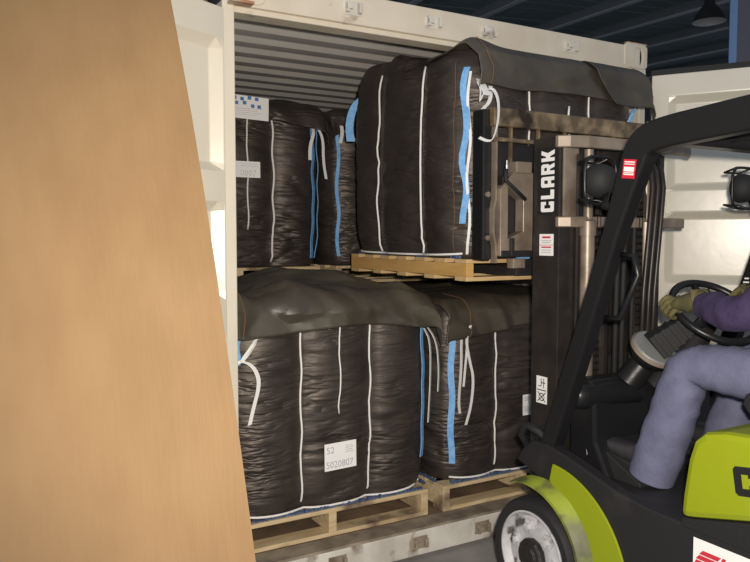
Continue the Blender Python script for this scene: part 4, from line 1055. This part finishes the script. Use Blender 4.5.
# gloved hands closed on the steering wheel rim
def hand(name, wrist, a_rim, sgn):
    rimc = spt(RW, a_rim); rd_ = (rimc - sc_).normalized(); tg = sn.cross(rd_).normalized()
    # palm lies outside and on top of the rim, fingers wrap over the outside and under
    palm = rimc + rd_ * .022 + sn * .030
    mid = lerp(wrist, palm, .55)
    vsx = [wrist - (palm - wrist).normalized() * .03, wrist, mid, palm]; ed = [(0, 1), (1, 2), (2, 3)]; rr = [.042, .038, (.044, .030), (.040, .024)]
    L_ = [.92, 1.06, 1.0, .80]
    for f in range(4):
        o_ = (f - 1.5) * .0225
        k0 = palm + tg * o_ + sn * .004; b0 = k0 + (rd_ * .030 + sn * .006) * L_[f]
        b1 = b0 + (rd_ * .006 - sn * .036) * L_[f]; b2 = b1 + (-rd_ * .022 - sn * .020) * L_[f]; b3 = b2 + (-rd_ * .022 + sn * .004) * L_[f]
        i = len(vsx); vsx += [k0, b0, b1, b2, b3]; ed += [(3, i), (i, i + 1), (i + 1, i + 2), (i + 2, i + 3), (i + 3, i + 4)]; rr += [.012, .0115, .0108, .010, .009]
    # thumb from the side of the palm, closing round the inside of the rim
    th0 = mid - tg * sgn * .030 + sn * -.004; th1 = th0 - tg * sgn * .018 - rd_ * .012 - sn * .012; th2 = rimc - rd_ * .022 - tg * sgn * .030 - sn * .004; th3 = th2 - sn * .022
    i = len(vsx); vsx += [th0, th1, th2, th3]; ed += [(2, i), (i, i + 1), (i + 1, i + 2), (i + 2, i + 3)]; rr += [.016, .014, .012, .010]
    return skin_mesh(name, vsx, ed, rr, 'glove', dr, sub=2, root=1, disp=lambda p: .0025 * noise.noise(p * 45))
def rim_angle(target):
    return min((2 * PI * k / 360 for k in range(360)), key=lambda a_: (spt(RW, a_) - V(target)).length)
aL = rim_angle((1.45, -1.02, 1.28)); aR = rim_angle((1.76, -1.06, 1.30))
hand('glove', J['wrL'], aL, 1); hand('glove', J['wrR'], aR, -1)
# boots
for s, sg in (('L', -1), ('R', 1)):
    a_ = J['ank' + s]; fw = V((sg * .12, .93, .26)).normalized(); upv = V((0, -.27, .96)); sdv = fw.cross(upv).normalized()
    base = a_ + V((0, -.015, -.055)); bm_ = MB(); rings = []
    prof = [(-.02, .030, .055, .085), (.02, .038, .0, .10), (.06, .040, .0, .105), (.10, .040, .0, .088), (.15, .045, .0, .066), (.20, .049, .0, .054), (.24, .046, .003, .046), (.27, .030, .008, .036)]
    prof[0] = (-.02, .028, .004, .085)
    for l_, hw_, zb_, zt_ in prof:
        ring_ = []
        for q in range(14):
            t = 2 * PI * q / 14; cs, sn_ = math.cos(t), math.sin(t)
            ring_.append(base + fw * l_ + sdv * hw_ * math.copysign(abs(cs) ** .7, cs) + upv * ((zb_ + zt_) / 2 + (zt_ - zb_) / 2 * math.copysign(abs(sn_) ** .7, sn_)))
        rings.append(ring_)
    vs = [p for r_ in rings for p in r_]; n = 14
    fs = [(i*n+j, i*n+(j+1) % n, (i+1)*n+(j+1) % n, (i+1)*n+j) for i in range(len(rings)-1) for j in range(n)] + [tuple(range(n)), tuple(range((len(rings)-1)*n, len(rings)*n))]
    bm_.add(vs, fs); bt_ = bm_.build('boot', 'boot', dr, origin=OD, smooth=60)
    sl_ = MB(); vs = []
    for l_, hw_, zb_, zt_ in prof:
        vs += [base + fw * l_ + sdv * hw_ * 1.04 * q + upv * h_ for q, h_ in ((-1, -.018), (1, -.018), (1, .008), (-1, .008))]
    fs = [(i*4+j, i*4+(j+1) % 4, (i+1)*4+(j+1) % 4, (i+1)*4+j) for i in range(len(prof)-1) for j in range(4)] + [(0, 1, 2, 3), tuple(range((len(prof)-1)*4, len(prof)*4))]
    sl_.add(vs, fs).build('sole', 'rubber', bt_, origin=OD)

for o in bpy.data.objects:
    if '_org' in o: del o['_org']
